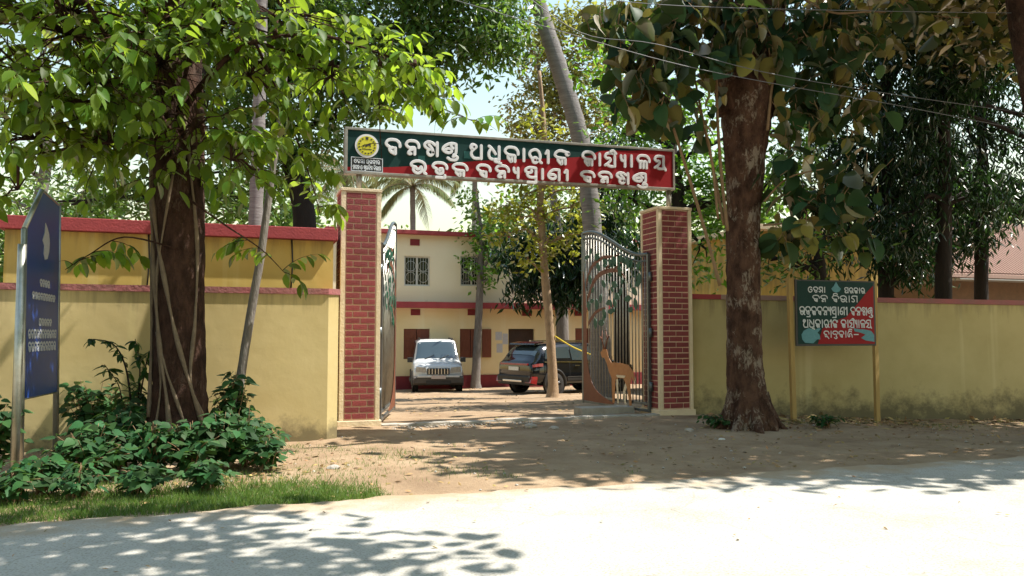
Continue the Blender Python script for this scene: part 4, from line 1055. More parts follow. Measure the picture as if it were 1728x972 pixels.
def window(r):
    a, b, c, d = r; y = OY + .07
    w = MB()
    for q in ((a, b, d - .06, d), (a, b, c, c + .06), (a, a + .06, c + .062, d - .062), (b - .06, b, c + .062, d - .062), ((a + b) / 2 - .035, (a + b) / 2 + .035, c + .062, d - .062)):
        w.box((q[0], y, q[2]), (q[1], y + .06, q[3]))
    f = w.build('window', 'white_frame', t)
    for s in (0, 1):
        x0 = a + .06 + s * ((b - a) / 2 - .02); x1 = x0 + (b - a) / 2 - .10
        MB().box((x0 + .005, y + .025, c + .065), (x1 - .005, y + .035, d - .065)).build('pane', 'window_glass', f)
        g = MB(); cx, cz = (x0 + x1) / 2, (c + d) / 2
        g.tube([(cx + .2 * math.cos(k * .42), y - .01, cz + .2 + .2 * math.sin(k * .42)) for k in range(16)], .009, 4)
        g.tube([(cx + .2 * math.cos(k * .42), y - .01, cz - .25 + .2 * math.sin(k * .42)) for k in range(16)], .009, 4)
        for k in range(1, 4):
            g.tube([(x0 + (x1 - x0) * k / 4, y - .01, c + .06), (x0 + (x1 - x0) * k / 4, y - .01, d - .06)], .008, 4)
        g.tube([(x0, y - .01, cz), (x1, y - .01, cz)], .01, 4)
        stuff(g.build('grille', 'white_frame', f))
for r in upw: window(r)
def shutters(r, open_right=False):
    a, b, c, d = r
    n = 2
    for s in range(n):
        x0 = a + (b - a) * s / n; x1 = a + (b - a) * (s + 1) / n
        p = MB().box((x0 + .012, OY + .02, c + .01), (x1 - .012, OY + .06, d - .01)).build('shutter', 'wood_shutter', t, bevel=.006)
        for k in range(3):
            za = c + .08 + k * (d - c - .1) / 3
            MB().box((x0 + .09, OY + .005, za), (x1 - .09, OY + .024, za + (d - c - .1) / 3 - .09)).build('panel', 'wood_shutter', p, bevel=.004)
    if open_right:
        MB().box((b + .03, OY - .06, c + .01), (b + .42, OY - .02, d - .01)).build('shutter', 'wood_shutter', t, bevel=.006)
shutters(low[0]); shutters(low[1], True); shutters(low[3])
a, b, c, d = low[2]
MB().box((a + .02, OY + .10, c - .02), (b - .02, OY + .14, d - .02)).build('door', 'wood_dark', t, bevel=.006)
for px, py in ((700, 409), (701, 527), (797, 527), (889, 528), (978, 528)):
    a_ = P_(px - 8, py + 5); b_ = P_(px + 8, py - 5)
    v = MB().box((a_.x, OY - .03, a_.z), (b_.x, OY - .002, b_.z)).build('ventilator', 'maroon', t, bevel=.004)
mb = MB()
for px, py, w, h in ((836, 560, 11, 14), (848, 563, 9, 18), (838, 580, 10, 15)):
    a_ = P_(px, py + h); b_ = P_(px + w, py)
    MB().box((a_.x, OY - .006, a_.z), (b_.x, OY - .003, b_.z)).build('notice_paper', 'paper', t)

# yellow house and tiled-roof house beyond the right wall
HY_ = 20.0
q0 = at_plane(1285, 500, HY_); q1 = at_plane(1490, 400, HY_)
t = thing('house', 'plain yellow house half hidden behind the small notice board and trees', 'house', (q0.x, HY_, -.2))
MB().box((q0.x, HY_, -.6), (q1.x, HY_ + 6, q1.z)).build('wall', 'shed_wall', t)
MB().box((q0.x - .3, HY_ - .35, q1.z + .003), (q1.x + .3, HY_ + 6.3, q1.z + .16)).build('roof', 'cream_paint', t, bevel=.01)
q2 = at_plane(1600, 468, HY_); q3 = at_plane(1790, 395, HY_)
t = thing('house', 'brown house with sloping tiled roof and tin eave behind dark trees', 'house', (q2.x, HY_, -.2))
MB().box((q2.x + .4, HY_ + .5, -.6), (q2.x + 9, HY_ + 6, q2.z + .1)).build('wall', 'brown_wall', t)
zr = at_plane(1700, 385, HY_ + 3.5).z
rf = MB().prism([(-.0, q2.z + .02), (3.5, zr), (7.0, q2.z + .02), (7.0, q2.z + .14), (3.5, zr + .13), (0, q2.z + .14)], lambda u, v: (q2.x, HY_ + u, v), lambda u, v: (q2.x + 9.6, HY_ + u, v)).build('roof', 'tile_roof', t)
mb = MB()
for k in range(64):
    x = q2.x + k * .15
    mb.tube([(x, HY_ + .02, q2.z + .17), (x, HY_ + 3.45, zr + .16)], .045, 5, cap=False)
stuff(mb.build('tile_ridges', 'tile_roof', rf))
MB().box((q2.x - .1, HY_ - .55, q2.z - .10), (q2.x + 9.8, HY_ + .1, q2.z - .06)).build('tin_eave', 'tin', t)

# ================================================================== VEHICLES (local frame: +X forward, origin on the ground)
def section(st):
    x, w, zb, zm, wr, zr = st
    return [Vector(p) for p in ((x, 0, zb), (x, w * .86, zb), (x, w, zb + .14), (x, w * 1.01, (zb + zm) / 2 + .05), (x, w * .975, zm), (x, wr, zr - .07), (x, wr * .86, zr - .012), (x, wr * .5, zr), (x, 0, zr + .004))]
def car_body(sts, sub=3):
    """rounded body: stations interpolated along the length"""
    fine = curve(sts, sub)
    mb = MB(); rows = []
    for s in fine:
        h = section(s)
        ring = h + [Vector((p.x, -p.y, p.z)) for p in h[-2:0:-1]]
        rows.append(ring)
    n = len(rows[0])
    vs = [p for r in rows for p in r]
    fs = [(i * n + j, i * n + (j + 1) % n, (i + 1) * n + (j + 1) % n, (i + 1) * n + j) for i in range(len(rows) - 1) for j in range(n)]
    fs += [tuple(range(n - 1, -1, -1)), tuple((len(rows) - 1) * n + j for j in range(n))]
    mb.add(vs, fs, True)
    return mb, fine
def patch(fine, x0, x1, j0, j1, side, off=.012, n=5, inset=(0.0, 0.0)):
    """a sheet lying just proud of the body between stations x0..x1 and section params j0..j1"""
    def at(x, j):
        for a, b in zip(fine, fine[1:]):
            if min(a[0], b[0]) <= x <= max(a[0], b[0]) and a[0] != b[0]:
                k = (x - a[0]) / (b[0] - a[0]); s = [u + (v - u) * k for u, v in zip(a, b)]
                break
        else:
            s = fine[0] if abs(x - fine[0][0]) < abs(x - fine[-1][0]) else fine[-1]
        h = section(s); i = min(int(j), len(h) - 2); p = h[i].lerp(h[i + 1], j - i)
        return p
    mb = MB(); vs = []
    X0 = x0 if callable(x0) else (lambda k: x0); X1 = x1 if callable(x1) else (lambda k: x1)
    for i in range(n + 1):
        for k in range(n + 1):
            v = k / n; xa, xb = X0(v), X1(v)
            x = xa + (xb - xa) * i / n; j = j0 + (j1 - j0) * v
            p = at(x, j)
            e1 = at(min(x + .02, fine[-1][0]), j) - at(max(x - .02, fine[0][0]), j); e2 = at(x, min(j + .05, 7.99)) - at(x, max(j - .05, 0))
            nn = e1.cross(e2)
            nn = nn.normalized() if nn.length > 1e-9 else Vector((0, 1, 0))
            if nn.dot(p - Vector((p.x, 0, .9))) < 0: nn = -nn
            q = p + nn * off
            vs.append((q.x, q.y * side, q.z))
    m = n + 1
    mb.add(vs, [(i * m + k, (i + 1) * m + k, (i + 1) * m + k + 1, i * m + k + 1) for i in range(n) for k in range(n)], True)
    return mb
def full_patch(fine, x0, x1, j0, off, n=5):
    """windscreen / rear glass: both sides to the centre line"""
    mb = MB()
    for s in (1, -1):
        q = patch(fine, x0, x1, j0, 8.0 - 1e-4, s, off, n)
        mb.add(q.v, q.f, True)
    return mb
def wheel(t, x, y, r, w, spokes=5, rim='alloy'):
    s = 1 if y > 0 else -1
    wh = MB().lathe([(r * .62, -w / 2), (r * .9, -w / 2), (r, -w * .36), (r, w * .36), (r * .9, w / 2), (r * .62, w / 2), (r * .62, -w / 2)], (x, y, r), (0, 1, 0), 26).build('wheel', 'tyre', t, local=True)
    rm = MB(); yo = y + s * w * .36
    rm.lathe([(r * .62, s * -.02), (r * .62, s * .03), (r * .55, s * .02), (r * .5, s * -.05), (.0, s * -.05)], (x, yo, r), (0, 1, 0), 26)
    wr_ = rm.build('rim', 'cladding', wh, local=True)
    sp = MB()
    for k in range(spokes):
        th = 2 * math.pi * k / spokes + .3
        for dd in (-.12, .12):
            a = (x + .06 * math.cos(th), yo + s * .02, r + .06 * math.sin(th)); b = (x + r * .6 * math.cos(th + dd), yo + s * .02, r + r * .6 * math.sin(th + dd))
            sp.tube([a, b], [.022, .016], 5)
    sp.lathe([(0, s * .04), (.055, s * .04), (.06, 0)], (x, yo, r), (0, 1, 0), 12)
    sp.build('spokes', rim, wh, local=True)
def arch(t, x, y, r, m='cladding'):
    pts = [(x + r * math.cos(R(a)), y, r * .86 + r * math.sin(R(a))) for a in range(-12, 193, 12)]
    MB().tube(pts, .045, 6).build('wheel_arch', m, t, local=True)
    s = 1 if y > 0 else -1
    MB().lathe([(r * .98, s * .0), (0, s * .0)], (x, y + s * .004, r * .86), (0, 1, 0), 24).build('wheel_well', 'tyre', t, local=True)

# white SUV facing the gate
cp = at_ground(734, 661)
hd = math.atan2(-cp.y, -cp.x) + R(3)          # nose towards the gate
t = thing('parked_suv', 'dusty white SUV parked nose-out in front of the office', 'car', (cp.x * 1.065, cp.y * 1.065, ground_z(cp.x, cp.y * 1.065)), 'cars parked in the yard', hd)
sts = [(-2.22, .80, .50, 1.10, .68, 1.72), (-2.12, .86, .38, 1.12, .72, 1.88), (-1.2, .89, .34, 1.12, .74, 1.94), (.0, .90, .33, 1.12, .74, 1.95), (.62, .90, .33, 1.12, .72, 1.90), (.92, .90, .33, 1.12, .75, 1.56), (1.22, .90, .33, 1.10, .82, 1.20), (1.5, .90, .33, 1.06, .82, 1.15), (2.0, .88, .36, 1.0, .78, 1.09), (2.16, .86, .40, .94, .74, 1.02), (2.24, .82, .46, .84, .70, .90)]
mb, fine = car_body(sts)
mb.build('body', 'car_white', t, local=True)
full_patch(fine, .70, 1.17, 5.25, .014).build('windscreen', 'car_glass', t, local=True)
for s in (1, -1):
    patch(fine, lambda v: -.95, lambda v: .95 - .42 * v, 4.12, 4.92, s).build('side_window', 'car_glass', t, local=True)
    patch(fine, -2.0, -1.05, 4.12, 4.92, s).build('side_window', 'car_glass', t, local=True)
    for x in (-1.4, 1.42): wheel(t, x, s * .80, .36, .22); arch(t, x, s * .90, .42, 'dusty_plastic')
    mr = MB().box((1.0, s * .98 - .10, 1.10), (1.12, s * .98 + .10, 1.28)).build('mirror', 'black_paint', t, True, .02)
    hl = MB().prism([(s * .42, .78), (s * .80, .80), (s * .79, .98), (s * .46, .95)], lambda u, v: (2.17, u, v), lambda u, v: (2.262, u, v)).build('headlight', 'lamp_clear', t, local=True)
    MB().lathe([(0, .0), (.06, .0), (.07, -.04)], (2.345, s * .58, .46), (1, 0, 0), 14).build('fog_lamp', 'lamp_clear', t, local=True)
    MB().box((-1.0, s * .93 - .05, .36), (1.0, s * .93 + .05, .44)).build('side_step', 'dusty_plastic', t, True, .01)
    MB().box((.55, s * .60, 1.86), (-1.6, s * .64, 2.0)).build('roof_rail', 'dusty_plastic', t, True, .01)
gr = MB().box((2.2, -.40, .70), (2.268, .40, .92)).build('grille', 'black_paint', t, True, .01)
for k in range(7):
    MB().box((2.269, -.33 + k * .11 - .018, .71), (2.285, -.33 + k * .11 + .018, .91)).build('grille_slat', 'chrome', gr, True, .004)
bpz = MB().prism([(2.0, .0), (2.24, .0), (2.36, .08), (2.36, .26), (2.26, .32), (2.0, .32)], lambda u, v: (u, -.88, .32 + v), lambda u, v: (u, .88, .32 + v)).build('bumper', 'dusty_plastic', t, local=True, bevel=.02)
MB().box((2.30, -.75, .60), (2.375, .75, .67)).build('bumper_trim', 'car_white', bpz, True, .01)
MB().box((2.362, -.45, .36), (2.37, .45, .50)).build('air_intake', 'black_paint', bpz, True, .002)
MB().box((2.376, -.26, .55), (2.39, .26, .67)).build('number_plate', 'plate_pink', t, True, .003)
for y0 in (.1, -.45):
    MB().tube([(1.22, y0, 1.225), (1.10, y0 + .35, 1.36)], .012, 5).build('wiper', 'black_paint', t, local=True)

# black SUV, tail towards the gate
rp = at_ground(936, 665)                       # its near rear wheel stands here
al = R(37) - YAW
hx, hy = math.cos(al), math.sin(al)
L0, W0 = -1.38, .93                            # rear wheel in car coordinates (x, -y)
lx = rp.x - (L0 * hx + W0 * hy); ly = rp.y - (L0 * hy - W0 * hx)
t = thing('parked_suv', 'glossy black SUV parked tail towards the gate behind a slim trunk', 'car', (lx, ly, ground_z(lx, ly)), 'cars parked in the yard', al)
sts = [(-2.30, .80, .52, .92, .74, 1.00), (-2.26, .87, .42, 1.02, .78, 1.10), (-2.12, .92, .36, 1.06, .80, 1.22), (-1.92, .94, .33, 1.08, .76, 1.46), (-1.68, .95, .32, 1.08, .73, 1.62), (-1.0, .95, .31, 1.07, .73, 1.69), (-.2, .95, .31, 1.05, .72, 1.70), (.5, .95, .31, 1.03, .71, 1.64), (.95, .95, .31, 1.02, .76, 1.38), (1.4, .95, .31, 1.0, .84, 1.10), (2.0, .93, .33, .94, .82, 1.0), (2.2, .90, .38, .88, .76, .94), (2.3, .82, .46, .80, .70, .84)]
mb, fine = car_body(sts)
mb.build('body', 'car_black', t, local=True)
full_patch(fine, -2.06, -1.74, 5.3, .012).build('rear_window', 'car_glass', t, local=True)
full_patch(fine, .62, 1.36, 5.2, .012).build('windscreen', 'car_glass', t, local=True)
sp_ = MB().prism([(-2.0, 1.62), (-1.62, 1.685), (-1.62, 1.72), (-1.98, 1.665)], lambda u, v: (u, -.66, v), lambda u, v: (u, .66, v)).build('spoiler', 'car_black', t, local=True, bevel=.008)
for s in (1, -1):
    patch(fine, lambda v: -.62, lambda v: .30, 4.1, 4.9, s).build('side_window', 'car_glass', t, local=True)
    patch(fine, lambda v: .36, lambda v: 1.15 - .55 * v, 4.1, 4.9, s).build('side_window', 'car_glass', t, local=True)
    patch(fine, lambda v: -1.75 + .12 * v, lambda v: -.68, 4.2, 4.85, s).build('side_window', 'car_glass', t, local=True)
    patch(fine, -1.8, 1.05, 3.93, 4.02, s, .014).build('chrome_strip', 'chrome', t, local=True)
    patch(fine, -.85, 1.0, 1.95, 2.35, s, .014).build('door_cladding', 'cladding', t, local=True)
    patch(fine, -.85, 1.0, 2.42, 2.52, s, .018).build('chrome_strip', 'alloy', t, local=True)
    for x in (-.75, .33): patch(fine, x - .006, x + .006, 2.1, 4.0, s, .006, 4).build('door_gap', 'black_paint', t, local=True)
    for x in (-.55, .45): MB().box((x, s * .955, .92), (x + .2, s * .99, .955)).build('door_handle', 'chrome', t, True, .008)
    patch(fine, -2.24, -1.86, 3.55, 3.85, s, .014).build('tail_lamp', 'lamp_red', t, local=True)
    for x in (-1.38, 1.38): wheel(t, x, s * .86, .37, .24); arch(t, x, s * .955, .44)
    MB().box((.85, s * 1.03 - .1, 1.06), (1.0, s * 1.03 + .1, 1.24)).build('mirror', 'car_black', t, True, .03)
    MB().prism([(-2.36, .42), (-2.30, .62), (-2.05, .62), (-2.12, .36)], lambda u, v: (u, s * .62, v), lambda u, v: (u, s * .93, v)).build('lower_lamp', 'lamp_red', t, local=True, bevel=.015)
    MB().box((-1.2, s * .55, 1.71), (.3, s * .60, 1.76)).build('roof_rail', 'chrome', t, True, .01)
MB().prism([(-2.34, .34), (-2.38, .62), (-2.2, .70), (-2.0, .70), (-2.0, .34)], lambda u, v: (u, -.84, v), lambda u, v: (u, .84, v)).build('rear_bumper', 'cladding', t, local=True, bevel=.03)
MB().box((-2.40, -.5, .44), (-2.36, .5, .50)).build('skid_strip', 'chrome', t, True, .008)
tb = MB().box((-2.335, -.72, .97), (-2.28, .72, 1.03)).build('tail_lamp_bar', 'lamp_red', t, True, .01)
MB().box((-2.335, -.26, .80), (-2.29, .26, .92)).build('number_plate', 'plate', t, True, .004)

# ================================================================== TREES
def stem_px(lst):
    """(px, py, depth, radius)"""
    return [(tuple(at_depth(a, b, d)), r) for a, b, d, r in lst]
def foot(px, dep):
    p = at_depth(px, 600, dep)
    return (p.x, p.y, ground_z(p.x, p.y) - .15)

# mango behind the shed
make_tree('mango_tree', 'big dark mango tree with spreading limbs rising behind the red-edged shed', [(foot(520, 20), .34)] + stem_px([(515, 400, 20, .30), (500, 300, 20, .26), (470, 200, 20, .18), (500, 90, 20, .12)]),
          px_blobs(20, [(400, 60, 90, 90), (470, 20, 100, 80), (560, 70, 110, 80), (660, 40, 110, 70), (760, 50, 100, 80), (830, 30, 70, 80), (850, 70, 30, 30), (500, 160, 80, 70), (580, 190, 50, 45), (640, 140, 70, 50), (740, 110, 60, 36), (400, 190, 60, 80), (440, 270, 60, 60), (600, -90, 240, 90), (790, -60, 120, 90), (390, -80, 120, 100, 19), (520, 260, 60, 40)], 900), 'leaf_mango', width=.36, size=.26, droop=.7, bark='bark_dark')
# airy pale tree and a dark one behind the vine-wrapped trunk
make_tree('tree', 'airy pale green tree with sky gaps behind the tall blue board', [(foot(60, 24), .25)] + stem_px([(60, 400, 24, .2), (80, 250, 24, .15), (70, 100, 24, .1)]),
          px_blobs(24, [(30, 60, 80, 90), (110, 30, 80, 60), (20, 200, 60, 60), (100, 150, 80, 50), (170, 90, 60, 60), (60, 290, 70, 50), (150, 330, 80, 40), (20, 340, 60, 60), (-60, 150, 90, 120)], 200), 'leaf_light', width=.4, size=.22, bark='bark_grey', clump=.4)
make_tree('tree', 'dense mid green tree directly behind the vine-wrapped trunk', [(foot(300, 18.5), .28)] + stem_px([(310, 380, 18.5, .24), (330, 220, 18.5, .18), (350, 60, 18.5, .1)]),
          px_blobs(18.5, [(180, 280, 70, 60), (230, 340, 70, 40), (360, 300, 70, 60), (400, 350, 60, 40), (350, 190, 70, 70), (200, 180, 70, 60), (300, 60, 90, 70), (220, 40, 80, 60), (120, 345, 60, 40), (300, 330, 60, 50)], 620), 'leaf_mango', width=.36, size=.22, droop=.6, bark='bark_dark')
# areca palm trunk and slender leaning stem
def palm(name, label, pts, crown_dep, n_fr, length, leaf='leaf_palm', seed=1, droop=1.0, bark='bark_palm', width=.05, group=None):
    base = Vector(pts[0][0]); t = thing(name, label, 'palm', base, group)
    cp_ = curve([(*p, r) for p, r in pts], 8)
    mb = MB(); fine_ = []
    for i, p in enumerate(cp_): fine_.append((p[:3], p[3] * (1.05 if i % 2 else .97)))
    mb.tube([p for p, _ in fine_], [r for _, r in fine_], 12, wob=.02)
    mb.build('trunk', bark, t)
    top_ = Vector(cp_[-1][:3]); rr = random.Random(seed)
    for k in range(n_fr):
        az = 2 * math.pi * k / n_fr + rr.uniform(-.25, .25); el = rr.uniform(-.25, 1.1)
        d = Vector((math.cos(az) * math.cos(el), math.sin(az) * math.cos(el), math.sin(el)))
        ps = []; p = top_.copy(); ln = length * rr.uniform(.8, 1.1)
        for i in range(11):
            ps.append(p.copy()); p = p + d * ln / 10; d = (d + Vector((0, 0, -.13 * droop))).normalized()
        fm = MB(); fm.tube(ps, [.03 - .0025 * i for i in range(11)], 5)
        fr = fm.build('frond', 'bark_pale', t)
        pos = []; ax = []; nr = []; sz = []
        for i in range(1, 44):
            u = i / 44 * 10; a = int(u); q = ps[a].lerp(ps[min(a + 1, 10)], u - a); tn = (ps[min(a + 1, 10)] - ps[max(a - 1, 0)]).normalized()
            sd = tn.cross(Vector((0, 0, 1)));  sd = sd.normalized() if sd.length > .01 else Vector((1, 0, 0))
            for s in (1, -1):
                v = (sd * s * .8 + tn * .55 + Vector((0, 0, -.55 + rr.uniform(-.25, .1)))).normalized()
                pos.append(tuple(q)); ax.append(tuple(v)); nr.append((0, 0, 1)); sz.append(length * .22 * math.sin(math.pi * (.12 + .83 * i / 44)) + .08)
        emit_leaves(fr, 'blade', width, leaf, np.array(pos), np.array(ax), np.array(nr), np.array(sz), 0, 'leaflets')
    return t
palm('areca_palm', 'straight pale ringed palm trunk rising behind the shed roof', [(foot(430, 17.2), .20)] + stem_px([(431, 400, 17.2, .155), (437, 200, 17.2, .14), (441, 20, 17.2, .13), (443, -250, 17.2, .11)]), 17, 9, 2.4, seed=3)
palm('coconut_palm', 'grey leaning palm trunk passing behind the overhead sign', [(foot(1016, 21), .34)] + stem_px([(1012, 560, 21, .26), (1000, 390, 21, .25), (983, 250, 21, .24), (945, 120, 21, .23), (906, 0, 21, .215), (860, -150, 21, .22), (815, -300, 21, .19)]), 21, 12, 3.6, seed=4)
palm('coconut_palm', 'distant coconut palm with drooping fronds above the office roof', [(foot(697, 50), .2)] + stem_px([(697, 420, 50, .18), (696, 315, 50, .16)]), 50, 16, 4.2, seed=6, droop=1.5, width=.09, group='coconut palms behind the office')
palm('coconut_palm', 'distant palm with pale dry fronds showing just left of the gate sign', [(foot(585, 46), .2)] + stem_px([(585, 420, 46, .18), (583, 290, 46, .16)]), 46, 15, 4.0, seed=8, droop=1.5, width=.09, group='coconut palms behind the office')
palm('coconut_palm', 'distant palm peeping over the far end of the office roof', [(foot(800, 54), .2)] + stem_px([(800, 420, 54, .18), (802, 275, 54, .16)]), 54, 13, 3.6, seed=10, droop=1.5, width=.09, group='coconut palms behind the office')

# yard trees
p805 = at_ground(804, 655); d805 = p805.dot(FWD)
make_tree('sapling', 'slim grey-barked tree with fresh green leaves beside the white SUV', [((p805.x, p805.y, p805.z - .1), .27), (tuple(at_depth(803, 640, d805)), .19)] + stem_px([(806, 570, d805, .16), (811, 460, d805, .14), (812, 400, d805, .10), (806, 340, d805, .06)]),
          px_blobs(d805, [(815, 440, 30, 22), (835, 420, 24, 22), (800, 400, 22, 20), (830, 380, 24, 18), (800, 350, 20, 22), (825, 470, 16, 14), (790, 330, 16, 14), (845, 450, 14, 12)], 380), 'leaf_bright', width=.45, size=.26, bark='bark_grey', clump=.22, per=18)
p930 = at_ground(931, 671); d930 = p930.dot(FWD)
make_tree('tree', 'slim pale trunk with yellowing leaves in front of the black SUV', [((p930.x, p930.y, p930.z - .1), .22), (tuple(at_depth(933, 650, d930)), .15)] + stem_px([(928, 560, d930, .125), (921, 480, d930, .12), (915, 400, d930, .11), (912, 330, d930, .11), (918, 230, d930, .08), (910, 120, d930, .05)]),
          px_blobs(d930, [(852, 352, 22, 16), (882, 334, 24, 18), (930, 362, 26, 20), (972, 350, 22, 20), (900, 402, 24, 14), (952, 408, 24, 16), (985, 396, 14, 16), (842, 402, 14, 10), (872, 300, 22, 18), (922, 306, 26, 18), (962, 302, 24, 18), (900, 258, 24, 18), (940, 252, 24, 16), (868, 372, 20, 12), (915, 432, 18, 10), (890, 440, 12, 8), (985, 320, 14, 20), (910, 210, 22, 18)], 620), 'leaf_yellow', width=.5, size=.22, bark='bark_pale', clump=.30, per=14, twigs=4)
make_tree('dry_tree', 'sparse brown-leaved tree with bare twigs rising above the overhead sign', [(foot(950, 33), .3)] + stem_px([(945, 420, 33, .2), (925, 280, 33, .13), (915, 180, 33, .09), (905, 80, 33, .05)]),
          px_blobs(33, [(920, 110, 46, 50), (960, 170, 40, 50), (910, 230, 40, 30), (950, 240, 50, 30), (1000, 200, 40, 40), (880, 215, 24, 20), (930, 60, 40, 40), (990, 110, 40, 40), (1010, 40, 40, 50), (960, 60, 60, 50), (900, 180, 60, 50), (1040, 150, 40, 60)], 520), 'leaf_dry', width=.5, size=.25, bark='bark_grey', clump=.35, twigs=4)
make_tree('tree', 'dark tree with drooping boughs hanging in front of the office end', [(foot(1050, 29), .3)] + stem_px([(1045, 480, 29, .26), (1020, 400, 29, .2), (1000, 330, 29, .15)]),
          px_blobs(29, [(900, 450, 40, 40), (940, 440, 40, 50), (970, 480, 36, 40), (880, 490, 24, 20), (930, 490, 30, 24), (1000, 420, 40, 60), (1030, 330, 50, 50), (1060, 430, 40, 50), (960, 390, 40, 30), (870, 420, 30, 30), (900, 400, 40, 30), (950, 470, 50, 36), (1050, 260, 50, 50)], 700), 'leaf_ashoka', width=.26, size=.36, droop=1.6, flat=.3, bark='bark_dark')
make_tree('tree', 'bright leafy green tree between the gate pillar and the rough trunk', [(foot(1150, 18.8), .24)] + stem_px([(1150, 420, 18.8, .2), (1140, 300, 18.8, .16), (1120, 180, 18.8, .1)]),
          px_blobs(18.8, [(1060, 240, 50, 45), (1110, 290, 50, 45), (1180, 250, 60, 50), (1090, 180, 60, 50), (1160, 150, 60, 60), (1200, 340, 50, 50), (1130, 370, 50, 40), (1060, 330, 40, 40), (1190, 420, 40, 50), (1230, 300, 60, 60), (1040, 120, 60, 60), (1300, 330, 50, 60), (1330, 230, 50, 50)], 520), 'leaf_bright', width=.4, size=.22, bark='bark_dark')
make_tree('tree', 'low leafy tree leaning over the wall above the small notice board', [(foot(1390, 17.5), .16)] + stem_px([(1385, 470, 17.5, .13), (1375, 400, 17.5, .08)]),
          px_blobs(17.5, [(1330, 410, 40, 30), (1380, 440, 40, 25), (1350, 460, 40, 18), (1430, 420, 40, 30), (1300, 440, 24, 30)], 230), 'leaf_mango', width=.4, size=.22, bark='bark_dark')
ashoka = [(1495, 20.5, .22, 'dark drooping-leaved tree nearest the small notice board', 'bark_dark'), (1592, 19, .21, 'dark drooping-leaved tree with straight trunk, in the middle of its row', 'bark_dark'), (1656, 22, .2, 'dark drooping-leaved tree standing before the tiled roof', 'bark_dark')]
for px, dep, r, lb, bk in ashoka:
    bl = []
    rr = random.Random(px)
    for y in range(-240, 440 if px < 1580 else 412, 52):
        for k in range(2):
            bl.append((px + rr.uniform(-70, 70), y + rr.uniform(-20, 20), rr.uniform(38, 60), rr.uniform(24, 40)))
    make_tree('ashoka_tree', lb, [(foot(px, dep), r)] + stem_px([(px, 480, dep, r * .9), (px + 2, 250, dep, r * .7), (px - 4, 0, dep, r * .5), (px, -260, dep, .04)]), px_blobs(dep, bl, 950), 'leaf_ashoka', width=.2, size=.30, droop=1.5, flat=.3, bark=bk, group='dark drooping trees behind the right wall', limbs=True, twigs=1)
make_tree('tree', 'dark bushy tree at the far end of the right wall', [(foot(1760, 21), .25)] + stem_px([(1755, 400, 21, .2), (1745, 200, 21, .14), (1740, 0, 21, .08)]),
          px_blobs(21, [(1700, 120, 60, 60), (1720, 260, 50, 50), (1690, 30, 60, 60), (1640, 390, 40, 24), (1720, 350, 36, 26), (1620, 60, 60, 60), (1560, 20, 60, 50), (1440, 90, 60, 70), (1420, 200, 50, 60), (1400, 20, 70, 60), (1450, 300, 50, 60), (1350, 60, 60, 60), (1380, 150, 50, 60), (1360, 280, 50, 60), (1400, 400, 50, 50), (1500, 380, 60, 50)], 620), 'leaf_ashoka', width=.22, size=.28, droop=1.3, flat=.3, bark='bark_dark')
# far tree belt that closes the view
for k, (px, dep, lb) in enumerate(((130, 60, 'distant round green tree behind the shed, farthest from the gate'), (470, 62, 'distant round green tree behind the shed, next to the office roof'), (940, 58, 'distant green tree standing behind the office roof'), (1250, 50, 'distant green tree filling the gap beside the yellow house'), (1560, 48, 'distant green tree behind the tiled roof'), (-200, 60, 'distant green tree beyond the end of the shed'), (1850, 46, 'distant green tree beyond the tiled-roof house'))):
    make_tree('distant_tree', lb, [(foot(px, dep), .35)] + stem_px([(px, 460, dep, .3), (px + 5, 380, dep, .2)]), px_blobs(dep, [(px + dx, 470 - dy, 90, 55) for dx, dy in ((-90, 0), (80, 10), (0, 50), (-60, 90), (60, 95), (0, 130), (150, 50), (-150, 40))], 40), 'leaf_mango', width=.6, size=.6, bark='bark_dark', group='distant trees', clump=.8)

# ------------------------------------------------------------------ twigs with leaves along them
def twig_leaves(acc, wood, p0, d0, length, n, size, droop, width_r=.008, pair=False, rr=random):
    """one drooping twig; leaves alternate along it (or sit in pairs)"""
    p = Vector(p0); d = Vector(d0).normalized(); pts = [p.copy()]
    steps = 6
    for i in range(steps):
        p = p + d * length / steps; d = (d + Vector((rr.uniform(-.12, .12), rr.uniform(-.12, .12), -droop / steps))).normalized()
        pts.append(p.copy())
    wood.tube(pts, [width_r * (1 - .8 * i / steps) for i in range(steps + 1)], 5)
    for k in range(n):
        u = (k + .6) / n * steps; a = min(int(u), steps - 1); q = pts[a].lerp(pts[a + 1], u - a); tn = (pts[a + 1] - pts[a]).normalized()
        sd = tn.cross(Vector((0, 0, 1))); sd = sd.normalized() if sd.length > .05 else Vector((1, 0, 0))
        for s in ((1, -1) if pair else ((1 if k % 2 else -1),)):
            ax = (tn * rr.uniform(.3, .8) + sd * s * rr.uniform(.6, 1) + Vector((0, 0, -rr.uniform(.1, .7) * (1 + droop)))).normalized()
            nr = Vector((rr.gauss(0, .35), rr.gauss(0, .35), 1))
            acc.append((tuple(q), tuple(ax), tuple(nr), size * rr.uniform(.65, 1.2)))
    q = pts[-1]
    acc.append((tuple(q), tuple(d + Vector((0, 0, -.4))), (0, 0, 1), size * rr.uniform(.8, 1.1)))
